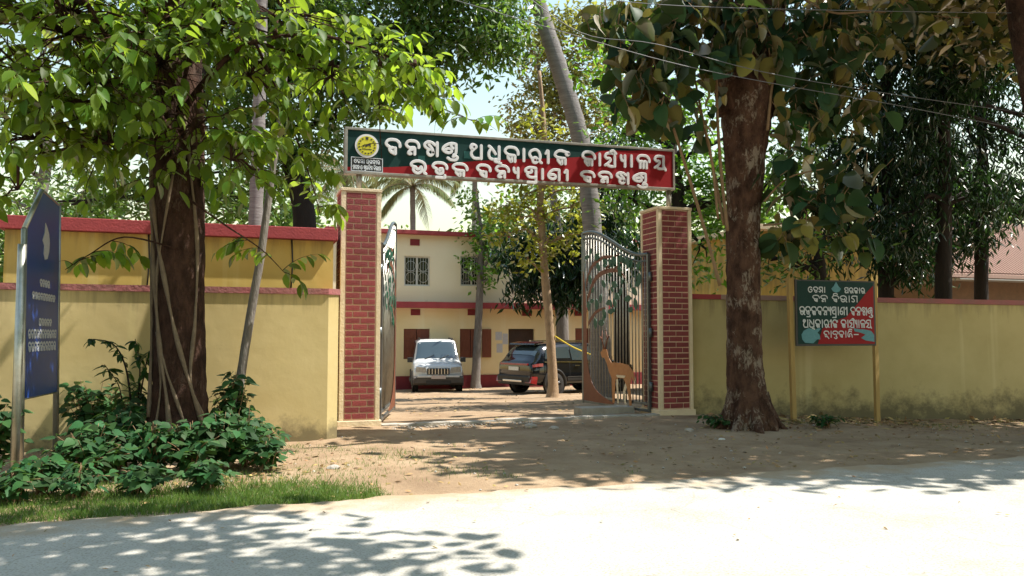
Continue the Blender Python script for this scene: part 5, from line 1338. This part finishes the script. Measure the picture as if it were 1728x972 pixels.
def spread(acc, wood, c, rad, n_twigs, length, n, size, droop, pair=False, rr=random, out=1.0, joints=()):
    """twigs scattered through an ellipsoid, pointing outwards"""
    c = Vector(c)
    if joints:                               # the limb that carries this cluster
        j_ = min(joints, key=lambda q: (q - c).length)
        wood.tube(curve([tuple(j_), tuple(j_.lerp(c, .5) + Vector((0, 0, .15))), tuple(c)], 4), [.03 - .002 * k for k in range(9)], 6)
    for _ in range(n_twigs):
        while True:
            v = Vector((rr.uniform(-1, 1), rr.uniform(-1, 1), rr.uniform(-1, 1)))
            if v.length < 1: break
        p = c + Vector((v.x * rad[0], v.y * rad[1], v.z * rad[2]))
        wood.tube([tuple(c), tuple(c.lerp(p, .5) + Vector((0, 0, .06))), tuple(p)], [.012, .009, .007], 4)
        twig_leaves(acc, wood, p, v * out + Vector((rr.uniform(-.5, .5), rr.uniform(-.5, .5), .25)), length * rr.uniform(.7, 1.3), n, size, droop, pair=pair, rr=rr)

# ------------------------------------------------------------------ vine-wrapped roadside tree (left)
TD = 10.3                                  # its depth from the camera: in front of the wall
rr = random.Random(21)
b = at_depth(303, 600, TD); base = Vector((b.x, b.y, 0))
t = thing('roadside_tree', 'thick dark trunk wrapped in climbing roots, with fresh green leaves, by the left wall', 'tree', base)
tw = MB()
st = [((base.x, base.y, -.2), .50), ((base.x, base.y, .25), .40)] + stem_px([(303, 660, TD, .335), (302, 560, TD, .315), (303, 450, TD, .31), (302, 340, TD, .315), (300, 240, TD, .33), (296, 160, TD, .34), (292, 60, TD, .33)])
cpt = curve([(*p, r) for p, r in st], 6)
tw.tube([p[:3] for p in cpt], [p[3] for p in cpt], 22, wob=.045)
limb_pts = []
for lst in ([(278, 130, TD, .2), (262, 40, TD, .17), (250, -80, TD, .14), (240, -260, TD, .10), (250, -420, TD - .5, .05)], [(312, 130, TD, .2), (330, 20, TD, .17), (345, -120, TD, .14), (380, -300, TD, .1), (400, -460, TD + .4, .05)], [(285, 120, TD, .2), (285, 0, TD - .4, .13), (300, -150, TD - 1.2, .09), (330, -330, TD - 2.2, .05)]):
    q = curve([(*p, r) for p, r in stem_px(lst)], 5); tw.tube([p[:3] for p in q], [p[3] for p in q], 12, wob=.04); limb_pts += [Vector(p[:3]) for p in q]
acc = []
def branch(lst, n=5):
    q = curve([(*p, r) for p, r in stem_px(lst)], 6); tw.tube([p[:3] for p in q], [p[3] for p in q], 7)
    return q
# thin branches that carry the foliage (px, py, depth, radius)
br = [
 [(285, 220, TD - .3, .045), (240, 150, TD - .8, .035), (190, 80, TD - 1.2, .025), (150, 10, TD - 1.5, .015)],
 [(285, 230, TD - .3, .04), (230, 190, TD - .9, .03), (140, 170, TD - 1.4, .02), (60, 190, TD - 1.7, .01)],
 [(290, 230, TD - .3, .04), (215, 235, TD - .8, .028), (120, 250, TD - 1.3, .018), (30, 265, TD - 1.6, .01)],
 [(300, 200, TD - .4, .045), (360, 120, TD - .7, .036), (430, 70, TD - .8, .028), (540, 60, TD - .7, .022), (640, 90, TD - .5, .014), (700, 110, TD - .4, .008)],
 [(430, 70, TD - .8, .022), (560, 110, TD - .3, .02), (660, 140, TD + .2, .014), (740, 180, TD + .6, .010), (800, 205, TD + .9, .006)],
 [(300, 260, TD - .4, .03), (370, 235, TD - .8, .02), (420, 240, TD - 1.0, .012)],
 [(300, 190, TD - .4, .03), (330, 60, TD - .9, .022), (380, -20, TD - 1.1, .015)],
 [(290, 170, TD - .4, .03), (250, 40, TD - 1.0, .02), (230, -40, TD - 1.2, .012)],
 [(310, 330, TD - .3, .016), (380, 380, TD - .1, .012), (440, 420, TD + .1, .008), (480, 460, TD + .2, .005)],
 [(300, 420, TD - .3, .014), (210, 400, TD - .5, .010), (150, 430, TD - .5, .007), (110, 455, TD - .5, .004)],
 [(430, 70, TD - .8, .02), (480, 180, TD - .2, .014), (520, 290, TD + .3, .010), (540, 360, TD + .5, .006)],
 [(640, 90, TD - .5, .010), (640, 190, TD + .0, .008), (644, 268, TD + .3, .005)],
]
paths = [branch(l) for l in br]
joints = [Vector(p[:3]) for q in paths for p in q] + [Vector(p[:3]) for p in cpt[-8:]] + limb_pts
for bi, q in enumerate(paths):
    k_n = {3: 30, 4: 26, 8: 6, 9: 6, 10: 11, 11: 5}.get(bi, 19)
    for k in range(k_n):
        u = rr.uniform(.25 if bi < 8 else .4, 1) * (len(q) - 1); a = min(int(u), len(q) - 2); p = Vector(q[a][:3]).lerp(Vector(q[a + 1][:3]), u - a)
        d = Vector((rr.uniform(-1, 1), rr.uniform(-1, 1), rr.uniform(-.3, .7)))
        twig_leaves(acc, tw, p, d, rr.uniform(.3, .6), rr.randint(5, 8), .21, .8, .006, rr=rr)
for px, py, dep, rx, rz, nt_ in ((60, 30, TD - 1.2, .9, .5, 34), (190, 190, TD - .7, .8, .45, 24), (270, 110, TD - 1.0, .6, .5, 28), (420, 130, TD - .5, .5, .4, 14), (650, 110, TD - .3, .35, .25, 9), (700, 135, TD - .1, .3, .2, 7), (120, 60, TD - 1.3, .9, .6, 50), (40, 120, TD - 1.5, .8, .6, 24), (60, 235, TD - 1.3, .8, .35, 18), (160, 140, TD - 1.2, .9, .5, 34), (180, 240, TD - 1.0, .8, .3, 18), (250, 60, TD - 1.0, .8, .6, 34), (360, 40, TD - .9, .8, .5, 30), (470, 30, TD - .6, .9, .35, 24), (330, 215, TD - .8, .6, .4, 22), (300, 285, TD - .6, .45, .2, 8), (30, 320, TD - 1.4, .3, .2, 4), (120, 20, TD - 1.3, .9, .4, 22), (390, 270, TD - .8, .4, .3, 10), (560, 130, TD - .3, .5, .3, 12)):
    spread(acc, tw, at_depth(px, py, dep), (rx, rx, rz), nt_, .45, 7, .205, .8, rr=rr, joints=joints)
# the high crown above the frame
for c, rad, n_ in (((-2.5, 9.5, 8.2), (2.0, 2.2, 1.0), 90), ((-4.5, 8.8, 7.6), (1.8, 1.8, .9), 60)):
    spread(acc, tw, c, rad, n_, .5, 7, .21, .7, rr=rr, joints=joints)
tw.build('trunk', 'bark_brown', t)
A = [np.array(x) for x in zip(*acc)]
ok = []
for q, ax in zip(A[0], A[1]):                # the lettering stays clear apart from one hanging spray
    u, v, d = project(q + .1 * ax / np.linalg.norm(ax))
    top_ = 217 + (u - 582) * .067
    if (28 < u < 112 and 318 < v < 690) or (255 < u < 348 and v > 345) or (258 < u < 345 and v > 90 and rr.random() < .62) or (u < 470 and v > 0 and rr.random() < .22): ok.append(False); continue
    ok.append(not (575 < u < 1150 and top_ - 14 < v < top_ + 92) or (632 < u < 685 and 275 < v < 325))
ok = np.array(ok)
emit_leaves(t, 'ovate', .52, 'leaf_left', A[0][ok], A[1][ok], A[2][ok], A[3][ok], 300)
# climbing roots hugging the trunk
def on_trunk(py, side):
    """point on the camera side of the trunk at image row py, side -1..1 across it"""
    c = at_depth(303, py, TD); i = min(range(len(cpt)), key=lambda k: abs(cpt[k][2] - c.z)); r = cpt[i][3] * 1.03
    rt = Vector((math.cos(YAW), -math.sin(YAW), 0))
    return Vector((cpt[i][0], cpt[i][1], max(c.z, -.1))) + rt * side * r - FWD * r * math.sqrt(max(0, 1 - side * side))
for pts, r0 in (([(170, -.35), (250, -.62), (340, -.90), (430, -.80), (520, -.55), (600, -.30), (680, .0), (760, .25)], .036), ([(330, -.75), (400, -.55), (480, -.15), (560, .25), (640, .65), (720, .95), (770, 1.0)], .034), ([(300, .2), (400, -.25), (470, -.55), (560, -.45), (650, -.3), (740, -.35)], .022), ([(200, .6), (300, .75), (420, .9), (540, .85), (640, .7), (700, .95)], .028), ([(560, -.5), (620, -.1), (680, .35), (740, .7)], .024), ([(140, -.8), (220, -.95), (320, -.97), (420, -.9), (560, -.85), (700, -.7)], .03)):
    q = curve([tuple(on_trunk(y, s)) for y, s in pts], 6)
    MB().tube(q, [r0 * (.75 + .25 * math.sin(i * .7)) for i in range(len(q))], 7).build('climbing_root', 'vine', t)

# slender grey stem leaning beside it
lp_ = at_depth(397, 600, 11.0)
make_tree('slender_tree', 'thin bare grey stem leaning in front of the left wall', [((lp_.x - .05, lp_.y, -.2), .075), (tuple(at_depth(400, 680, 11.0)), .066)] + stem_px([(418, 560, 11.05, .062), (440, 430, 11.1, .056), (458, 300, 11.2, .048), (475, 180, 11.3, .04), (487, 60, 11.4, .03), (492, -60, 11.4, .015)]),
          px_blobs(11.4, [(495, -60, 60, 40), (470, -110, 60, 40)], 120), 'leaf_left', kind='ovate', width=.5, size=.16, bark='bark_grey', twigs=2)

# ------------------------------------------------------------------ big-leaved tree (right)
rr = random.Random(33)
p = at_ground(1264, 722); KD = p.dot(FWD)
t = thing('teak_tree', 'rough flaking trunk with huge tan-backed leaves beside the small notice board', 'tree', p)
tw = MB()
st = [((p.x + .03, p.y, p.z - .2), .54), ((p.x + .01, p.y, p.z + .10), .42)] + stem_px([(1262, 680, KD, .35), (1257, 620, KD, .295), (1255, 540, KD, .285), (1254, 440, KD, .275), (1255, 340, KD, .285), (1258, 240, KD, .37), (1262, 170, KD, .45), (1264, 120, KD, .42)])
cpt2 = curve([(*q, r) for q, r in st], 6)
tw.tube([q[:3] for q in cpt2], [q[3] for q in cpt2], 22, wob=.06)
for lst in ([(1240, 190, KD, .30), (1226, 90, KD, .26), (1214, -20, KD, .20), (1190, -160, KD, .13), (1150, -330, KD, .08)], [(1286, 190, KD, .30), (1298, 90, KD, .26), (1308, -20, KD, .21), (1340, -160, KD, .13), (1390, -330, KD, .08)], [(1263, 170, KD, .34), (1262, 60, KD - .1, .28), (1262, -40, KD - .4, .18), (1262, -200, KD - 1.2, .10), (1240, -380, KD - 1.8, .05)]):
    q = curve([(*a, r) for a, r in stem_px(lst)], 5); tw.tube([a[:3] for a in q], [a[3] for a in q], 12, wob=.05)
for a in range(9):                          # buttress roots
    th = a * .7 + .2; L_ = rr.uniform(.45, .7)
    e = Vector((p.x + math.cos(th) * L_, p.y + math.sin(th) * L_, 0)); e.z = ground_z(e.x, e.y) - .06
    m_ = Vector((p.x + math.cos(th) * .42, p.y + math.sin(th) * .42, p.z + .10))
    tw.tube(curve([(p.x + math.cos(th) * .2, p.y + math.sin(th) * .2, p.z + .55), tuple(m_), tuple(e)], 5), [.13 - .008 * k for k in range(11)], 7, wob=.08)
tw.build('trunk', 'bark_teak', t)
sh = MB(); acc = []
for lst in ([(1215, 482, KD - .35, .030), (1190, 390, KD - .4, .028), (1160, 290, KD - .5, .026), (1125, 180, KD - .6, .02)], [(1228, 390, KD - .35, .030), (1218, 300, KD - .4, .028), (1210, 180, KD - .45, .024), (1208, 20, KD - .5, .018)], [(1222, 380, KD - .3, .028), (1205, 290, KD - .3, .026), (1190, 220, KD - .3, .022), (1170, 120, KD - .3, .015)], [(1212, 370, KD - .35, .022), (1198, 250, KD - .4, .02), (1172, 160, KD - .5, .014)], [(1295, 220, KD - .4, .026), (1308, 120, KD - .4, .022), (1340, 60, KD - .5, .015)], [(1290, 340, KD - .35, .02), (1330, 300, KD - .5, .015), (1390, 285, KD - .7, .01)], [(1288, 380, KD - .35, .02), (1340, 375, KD - .4, .015), (1420, 360, KD - .4, .01)], [(1330, -20, KD - .5, .03), (1400, 20, KD - .8, .02), (1480, 20, KD - 1.0, .014), (1620, 30, KD - 1.2, .008)]):
    q = curve([(*a, r) for a, r in stem_px(lst)], 5); MB().tube([a[:3] for a in q], [a[3] for a in q], 7).build('shoot', 'shoot', t)
# clusters of big leaves: (px, py, depth, rx px, ry px, leaves)
def big_cluster(px, py, dep, rx, ry, n, size=.38, face=0.0):
    n = int(n * 1.25)
    k = dep / FPX
    c = at_depth(px, py, dep)
    for _ in range(n):
        v = Vector((rr.gauss(0, .5), rr.gauss(0, .5), rr.gauss(0, .5)))
        q = c + Vector((v.x * rx * k, v.y * rx * k, v.z * ry * k))
        ax = Vector((rr.uniform(-1, 1), rr.uniform(-1, 1), rr.uniform(-1.1, .1)))
        nr = Vector((rr.gauss(0, .5), rr.gauss(0, .5), 1)) + FWD * face * rr.uniform(.3, 1.2)
        acc.append((tuple(q), tuple(ax), tuple(nr), size * rr.choice((.45, .6, .75, .9, 1.0, 1.15))))
        sh.tube([tuple(q - ax.normalized() * .12 + Vector((0, 0, .05))), tuple(q)], .006, 4)
for args in ((1060, 60, KD - .8, 60, 60, 46), (1100, 130, KD - .7, 60, 50, 44), (1140, 60, KD - .7, 60, 60, 44), (1080, 185, KD - .7, 40, 25, 14), (1040, 110, KD - .6, 30, 40, 14), (1190, 110, KD - .6, 40, 60, 30), (1130, 190, KD - .5, 40, 30, 14), (1180, 20, KD - .6, 60, 40, 34), (1195, 200, KD - .5, 25, 35, 8), (1010, 40, KD - .6, 40, 40, 14), (1250, 30, KD - .7, 60, 36, 44), (1290, 80, KD - .7, 50, 30, 20), (1230, 80, KD - .7, 40, 26, 16), (1110, 10, KD - .7, 80, 30, 30)):
    big_cluster(*args, face=.1)
for args in ((1340, 60, KD - .5, 60, 60, 40), (1400, 110, KD - .4, 60, 60, 44), (1440, 60, KD - .5, 50, 40, 26), (1390, 190, KD - .4, 60, 50, 36), (1450, 190, KD - .4, 40, 60, 22), (1340, 170, KD - .4, 40, 60, 18), (1430, 290, KD - .4, 40, 40, 22), (1400, 350, KD - .4, 45, 40, 32), (1350, 330, KD - .4, 45, 40, 26), (1330, 390, KD - .35, 40, 30, 16), (1420, 400, KD - .4, 25, 25, 8), (1460, 380, KD - .4, 20, 40, 6), (1530, 20, KD - 1.1, 40, 25, 9), (1590, 35, KD - 1.1, 40, 20, 6), (1380, 20, KD - .5, 60, 40, 28), (1330, 255, KD - .4, 30, 40, 10)):
    big_cluster(*args, face=-.5)
for c, rad, n_ in (((p.x + 1.0, p.y - .6, 7.8), (1.6, 2.4, 1.2), 200), ((p.x + 2.0, p.y, 8.4), (2.4, 2.6, 1.4), 260), ((p.x + 1.9, p.y - 2.4, 8.0), (2.2, 2.0, 1.2), 240), ((p.x + 1.6, p.y + 1.6, 8.0), (1.8, 1.6, 1.0), 140), ((p.x + 3.0, p.y - 1.6, 8.8), (2.0, 2.0, 1.0), 160)):
    for _ in range(n_):
        q = Vector(c) + Vector((rr.gauss(0, .5) * rad[0], rr.gauss(0, .5) * rad[1], rr.gauss(0, .5) * rad[2]))
        if project(q)[1] > -60: continue
        acc.append((tuple(q), (rr.uniform(-1, 1), rr.uniform(-1, 1), rr.uniform(-.7, .1)), (rr.gauss(0, .4), rr.gauss(0, .4), 1), .42 * rr.uniform(.7, 1.2)))
stuff(sh.build('leaf_stalks', 'shoot', t))
A = [np.array(x) for x in zip(*acc)]
tan = np.array([rr.random() < (.62 if project(q)[0] > 1270 else .42) for q in A[0]])
emit_leaves(t, 'teak', .74, 'leaf_teak', A[0][tan], A[1][tan], A[2][tan], A[3][tan], 150)
emit_leaves(t, 'teak', .74, 'leaf_teak_green', A[0][~tan], A[1][~tan], A[2][~tan], A[3][~tan], 150)

# tree at the right edge: its trunk leans in at the top corner, its crown shades the verge
e0 = at_depth(1836, 600, 11.6)
make_tree('roadside_tree', 'smooth brown trunk leaning in at the far end of the verge', [((e0.x, e0.y, -.3), .36)] + stem_px([(1818, 560, 11.6, .28), (1790, 330, 11.6, .25), (1759, 190, 11.6, .23), (1731, 40, 11.6, .215), (1714, -80, 11.6, .20), (1700, -250, 11.6, .14)]),
          [((11.8, 8.6, 8.6), (2.2, 1.3, 1.0), 2600), ((14.4, 8.6, 9.0), (2.4, 1.4, 1.1), 3000), ((13.0, 11.0, 9.4), (2.4, 2.0, 1.2), 3200), ((16.0, 10.6, 9.2), (2.4, 2.2, 1.3), 3200), ((17.4, 8.4, 8.6), (2.2, 1.4, 1.1), 2600), ((15.5, 13.4, 9.2), (2.4, 1.8, 1.2), 2600), ((19.5, 10.5, 9.0), (2.4, 2.4, 1.2), 2800), ((11.6, 6.3, 8.4), (1.8, .7, .7), 1000), ((14.6, 6.0, 8.8), (2.2, .8, .8), 1500), ((17.6, 6.2, 8.6), (2.2, .8, .8), 1500), ((9.6, 7.6, 8.6), (1.6, .9, .8), 1300)], 'leaf_teak', kind='ovate', width=.55, size=.30, bark='bark_brown', clump=.45, sides=14)
# unseen trees on the camera's side of the road, put in to block sky light too: they shade the near lane and their leaf shadows fall on the concrete in view
near_side = (((7.5, -3.0), [((2.2, 5.0, 6.9), (1.7, .55, .4), 600), ((3.9, 4.4, 7.2), (1.5, .6, .4), 480), ((3.2, 6.1, 7.4), (1.5, .35, .3), 520), ((6.0, .8, 7.6), (3.0, 2.0, 1.2), 3000), ((9.5, -.5, 8.4), (3.0, 2.6, 1.4), 3000), ((3.5, -1.5, 8.2), (3.0, 2.4, 1.4), 3000)], 'spreading tree across the road whose leaf shade falls on the concrete'),
             ((15.5, -3.5), [((13.5, .2, 8.2), (3.0, 2.4, 1.4), 3000), ((16.5, -1.5, 8.8), (3.2, 2.6, 1.6), 3000), ((12.5, -4.0, 9.2), (3.2, 2.6, 1.6), 3000)], 'unseen spreading tree added across the road opposite the small notice board'),
             ((-3.0, -4.5), [((-2.5, -1.6, 8.4), (3.2, 2.4, 1.5), 3000), ((-5.5, -3.0, 8.0), (3.2, 2.6, 1.5), 3000), ((.5, -4.5, 9.2), (3.2, 2.6, 1.6), 3000)], 'unseen spreading tree added across the road opposite the tall blue board'))
for (x, y), bl, lb in near_side:
    make_tree('roadside_tree', lb, [((x, y, 0), .35), ((x - .1, y + .3, 2.5), .28), ((x - 1.0, y + 1.6, 5.0), .2), ((x - 1.6, y + 2.4, 6.4), .1)], bl, 'leaf_left', kind='ovate', width=.6, size=.26, bark='bark_grey', clump=.42, group='trees on the far side of the road from the gate')
# ------------------------------------------------------------------ undergrowth at the foot of the left tree
def shrub(px, py, hgt, rad, n, lab, kind='heart', size=.15, leaf='leaf_shrub', seed=0, dens=1.0):
    rr = random.Random(seed)
    b = at_ground(px, py)
    t = thing('shrub', lab, 'shrub', (b.x, b.y, b.z), 'shrubs under the left tree')
    wood = MB(); acc = []
    for k in range(n):
        az = rr.uniform(0, 6.28); sp = rr.uniform(.1, 1) * rad; top = Vector((b.x + math.cos(az) * sp, b.y + math.sin(az) * sp, b.z + hgt * rr.uniform(.6, 1.05) * (1 - .35 * (sp / rad) ** 2)))
        pts = curve([(b.x + rr.uniform(-.1, .1), b.y + rr.uniform(-.1, .1), b.z - .05), tuple(Vector((b.x, b.y, b.z)).lerp(top, .5) + Vector((0, 0, .08))), tuple(top)], 4)
        wood.tube(pts, [.009 - .0007 * i for i in range(len(pts))], 5)
        for j in range(int(11 * dens)):
            u = rr.uniform(.25, 1) * (len(pts) - 1); a = min(int(u), len(pts) - 2); q = Vector(pts[a]).lerp(Vector(pts[a + 1]), u - a)
            an = rr.uniform(0, 6.28)
            off = Vector((math.cos(an), math.sin(an), rr.uniform(-.1, .3))) * .07
            acc.append((tuple(q + off), (math.cos(an), math.sin(an), rr.uniform(-.7, .15)), (rr.gauss(0, .3), rr.gauss(0, .3) - .25, 1), size * rr.uniform(.55, 1.25)))
    wood.build('stems', 'shoot', t)
    A = [np.array(x) for x in zip(*acc)]
    emit_leaves(t, kind, .85 if kind == 'heart' else .5, leaf, A[0], A[1], A[2], A[3], 0, 'foliage')
spots = [(12, 852, .30, .3, 'low, at the foot of the near steel pole'), (72, 838, .34, .3, 'low, between the two steel poles of the blue board'), (150, 812, .55, .45, 'low and broad, just past the blue board'), (75, 748, .95, .5, 'tall and dark behind the blue board'), (0, 752, 1.0, .5, 'tallest, outside the near pole of the blue board'),
         (200, 795, .62, .45, 'in front of the feathery tall plant'), (150, 762, .78, .45, 'close under the left wall'), (258, 800, .55, .4, 'in front of the trunk roots on the near side'), (322, 800, .52, .45, 'directly before the trunk'), (372, 792, .60, .4, 'between the trunk and the leaning stem'),
         (235, 768, .66, .4, 'beside the trunk on the blue-board side'), (418, 786, .62, .4, 'at the foot of the leaning stem'), (392, 764, .80, .35, 'behind the leaning stem by the wall'), (450, 795, .38, .3, 'smallest, at the gate end of the bed'), (345, 828, .26, .28, 'low clump at the grass edge'), (130, 842, .30, .32, 'low pale clump at the grass edge by the board'), (230, 836, .28, .28, 'low clump at the grass edge before the tall plant'), (-30, 812, .8, .45, 'at the outer end of the bed')]
for i, (px, py, h, r, w) in enumerate(spots):
    h = h * (1.3 if py < 775 else 1.12)
    shrub(px, py, h, r, 34 if h > .5 else 18, 'dark broad-leaved shrub ' + w, seed=i, kind='ovate' if i % 4 == 3 else 'heart', size=.125 if h > .5 else .10, dens=1.15)
# weeds at the foot of the big-leaved tree and wall
for i, (px, py, w) in enumerate(((1212, 722, 'small dark weed beside the rough trunk roots'), (1395, 722, 'flat weed patch under the small notice board'))):
    b = at_ground(px, py)
    shrub(px, py, .22, .35, 12, w, 'ovate', .10, 'leaf_plant', 50 + i)
# feathery tall plant by the wall
rr = random.Random(90)
b = at_ground(225, 768)
t = thing('tall_plant', 'tall feathery plant with arching tops in front of the left wall', 'plant', (b.x, b.y, 0))
wood = MB(); acc = []
bd = b.dot(FWD)
for lst in ([(228, 768, bd, .02), (222, 690, bd, .016), (212, 620, bd, .012), (190, 580, bd, .008), (150, 572, bd, .004)], [(228, 768, bd, .016), (232, 690, bd, .012), (236, 620, bd, .009), (228, 572, bd, .004)], [(226, 740, bd, .014), (240, 650, bd, .01), (250, 600, bd, .006), (256, 590, bd, .004)], [(228, 768, bd, .014), (210, 700, bd, .01), (200, 650, bd, .007), (176, 615, bd, .004)]):
    q = curve([(*a, r) for a, r in stem_px(lst)], 6); wood.tube([a[:3] for a in q], [a[3] for a in q], 6)
    for k in range(34):
        u = rr.uniform(.25, 1) * (len(q) - 1); a = min(int(u), len(q) - 2); pp = Vector(q[a][:3]).lerp(Vector(q[a + 1][:3]), u - a); an = rr.uniform(0, 6.28)
        acc.append((tuple(pp), (math.cos(an), math.sin(an), rr.uniform(-1.0, .1)), (rr.gauss(0, .4), rr.gauss(0, .4), 1), .17 * rr.uniform(.6, 1.2)))
wood.build('stems', 'bark_dark', t)
A = [np.array(x) for x in zip(*acc)]
emit_leaves(t, 'ovate', .34, 'leaf_plant', A[0], A[1], A[2], A[3], 0, 'foliage')

# ------------------------------------------------------------------ grass, litter, pebbles
rr = random.Random(5)
acc = []
def grass_at(x, y, n, h):
    for _ in range(n):
        q = (x + rr.gauss(0, .06), y + rr.gauss(0, .06))
        acc.append(((q[0], q[1], ground_z(*q) - .008), (rr.gauss(0, .45), rr.gauss(0, .45), 1), (rr.gauss(0, 1), rr.gauss(0, 1), .1), h * rr.uniform(.5, 1.3)))
for _ in range(9000):
    x = rr.uniform(-5, 1.35); y0 = 7.60; w_ = 1.6 - .38 * max(0, x + .2) if x < 1.9 else 0
    y = y0 + abs(rr.gauss(0, .5)) * max(.15, w_)
    if x > .6 and rr.random() < (x - .6) / 1.5: continue
    grass_at(x, y, rr.randint(3, 7), .07)
for cx, cy, r_, n_ in ((1.6, 9.7, .5, 110), (1.3, 10.7, .6, 90), (2.3, 8.9, .22, 40), (2.7, 8.4, .14, 20), (1.0, 9.2, .6, 150), (2.0, 10.3, .4, 60), (.8, 11.3, .4, 60), (9.8, 12.0, .5, 60), (12.4, 11.6, .8, 80), (4.2, 8.0, .08, 6)):
    for _ in range(n_): grass_at(cx + rr.gauss(0, r_), cy + rr.gauss(0, r_ * .6), rr.randint(2, 6), .06)
for px in (672, 682, 770, 830, 850, 1000):
    q = at_ground(px, 652); 
    for _ in range(60): grass_at(q.x + rr.gauss(0, .5), q.y + rr.gauss(0, .15), 3, .16)
A = [np.array(x) for x in zip(*acc)]
o = link('grass', leaf_mesh('grass', 'blade', .09, A[0], A[1], A[2], A[3]), None, 'grass_blade')
stuff(o); tag(o, 'short green grass along the road edge and verge', 'grass')
acc = []
def drop(x, y, s):
    acc.append(((x, y, ground_z(x, y) + .018), (rr.gauss(0, 1), rr.gauss(0, 1), rr.gauss(0, .15)), (rr.gauss(0, .35), rr.gauss(0, .35), 1), s))
for _ in range(520): drop(rr.uniform(-2, 14), rr.uniform(7.7, 13.4), rr.uniform(.04, .10))
for _ in range(900): drop(rr.uniform(8.6, 15), rr.gauss(12.3, .6), rr.uniform(.06, .2))
for _ in range(700): drop(rr.uniform(4, 15), rr.uniform(7.9, 13), rr.uniform(.03, .09))
for _ in range(260): drop(rr.gauss(.2, 1.0), rr.gauss(9.6, .7), rr.uniform(.05, .12))
for _ in range(500): drop(rr.uniform(2.5, 14), rr.uniform(14, 31), rr.uniform(.05, .13))
for _ in range(60): drop(rr.uniform(-3, 9), rr.uniform(5.0, 7.5), rr.uniform(.03, .06))
A = [np.array(x) for x in zip(*acc)]
A[0][:, 2] += np.where(A[0][:, 1] < 7.5, .034, 0)
o = link('fallen_leaves', leaf_mesh('fallen_leaves', 'diamond', .5, A[0], A[1], A[2], A[3]), None, 'litter')
stuff(o); tag(o, 'dry fallen leaves scattered over the verge and yard', 'leaf litter')
mb = MB()
for _ in range(420):
    x, y = (rr.uniform(-1.5, 13), rr.uniform(7.6, 13.3)) if rr.random() < .6 else (rr.uniform(2.4, 5.0), rr.gauss(13.3, .15))
    s = rr.uniform(.008, .026); z = ground_z(x, y) + s * .3
    mb.add([(x + s * rr.uniform(.7, 1.3), y, z), (x, y + s * rr.uniform(.7, 1.3), z), (x - s * rr.uniform(.7, 1.3), y, z), (x, y - s * rr.uniform(.7, 1.3), z), (x, y, z + s * .7), (x, y, z - s)], [(0, 1, 4), (1, 2, 4), (2, 3, 4), (3, 0, 4), (1, 0, 5), (2, 1, 5), (3, 2, 5), (0, 3, 5)])
o = mb.build('pebbles', 'stone'); stuff(o); tag(o, 'small pebbles scattered on the dirt verge', 'pebbles')
def lump(px, py, s, lab, m='stone', name='stone', cat='stone'):
    q = at_ground(px, py); bm = bmesh.new(); bmesh.ops.create_icosphere(bm, subdivisions=2, radius=s)
    for v in bm.verts: v.co = Vector((v.co.x * rr.uniform(1.0, 1.35), v.co.y * rr.uniform(.8, 1.1), v.co.z * rr.uniform(.45, .6)))
    me = bpy.data.meshes.new(name); bm.to_mesh(me); bm.free()
    o = link(name, me, None, m); o.location = (q.x, q.y, q.z + s * .25); tag(o, lab, cat)
lump(895, 722, .10, 'pale broken stone before the gate sill, larger of a pair')
lump(935, 725, .08, 'pale broken stone before the gate sill, smaller of a pair')
lump(563, 792, .07, 'pinkish stone in the grass near the emblem-end pillar')
lump(1218, 743, .045, 'small white scrap beside the rough trunk roots', 'litter_white', 'scrap', 'litter')
lump(1163, 728, .07, 'flat pale stone on the dirt near the deer-gate pillar')

# ------------------------------------------------------------------ overhead wires and a tether
for pts, lb in (([(700, -20, 11), (920, 45, 11), (1130, 105, 11.2), (1300, 140, 11.4), (1500, 175, 11.6), (1728, 218, 12), (2100, 275, 12.5)], 'thin overhead wire sagging lowest behind the top of the rough trunk'), ([(860, -30, 11.3), (980, 55, 11.3), (1110, 75, 11.3), (1330, 130, 11.5), (1728, 190, 12), (2100, 230, 12.5)], 'thin overhead wire running between the lowest and the topmost one'), ([(980, -5, 11), (1150, 10, 11), (1450, 18, 11.3), (1728, 22, 11.6), (2100, 24, 12)], 'thin overhead wire, topmost of three')):
    q = curve([tuple(at_depth(*p)) for p in pts], 6)
    o = MB().tube(q, .006, 5).build('overhead_wire', 'wire_grey'); tag(o, lb, 'wire', 'overhead wires')
q0 = at_depth(936, 567, d930 - .05); q1 = at_depth(996, 598, d930 + .6)
o = MB().tube(curve([tuple(q0), tuple(q0.lerp(q1, .5) + Vector((0, 0, -.05))), tuple(q1)], 5), .02, 6).build('tether_rope', 'rope_yellow')
tag(o, 'yellow rope stretched from the slim trunk before the black SUV', 'rope')
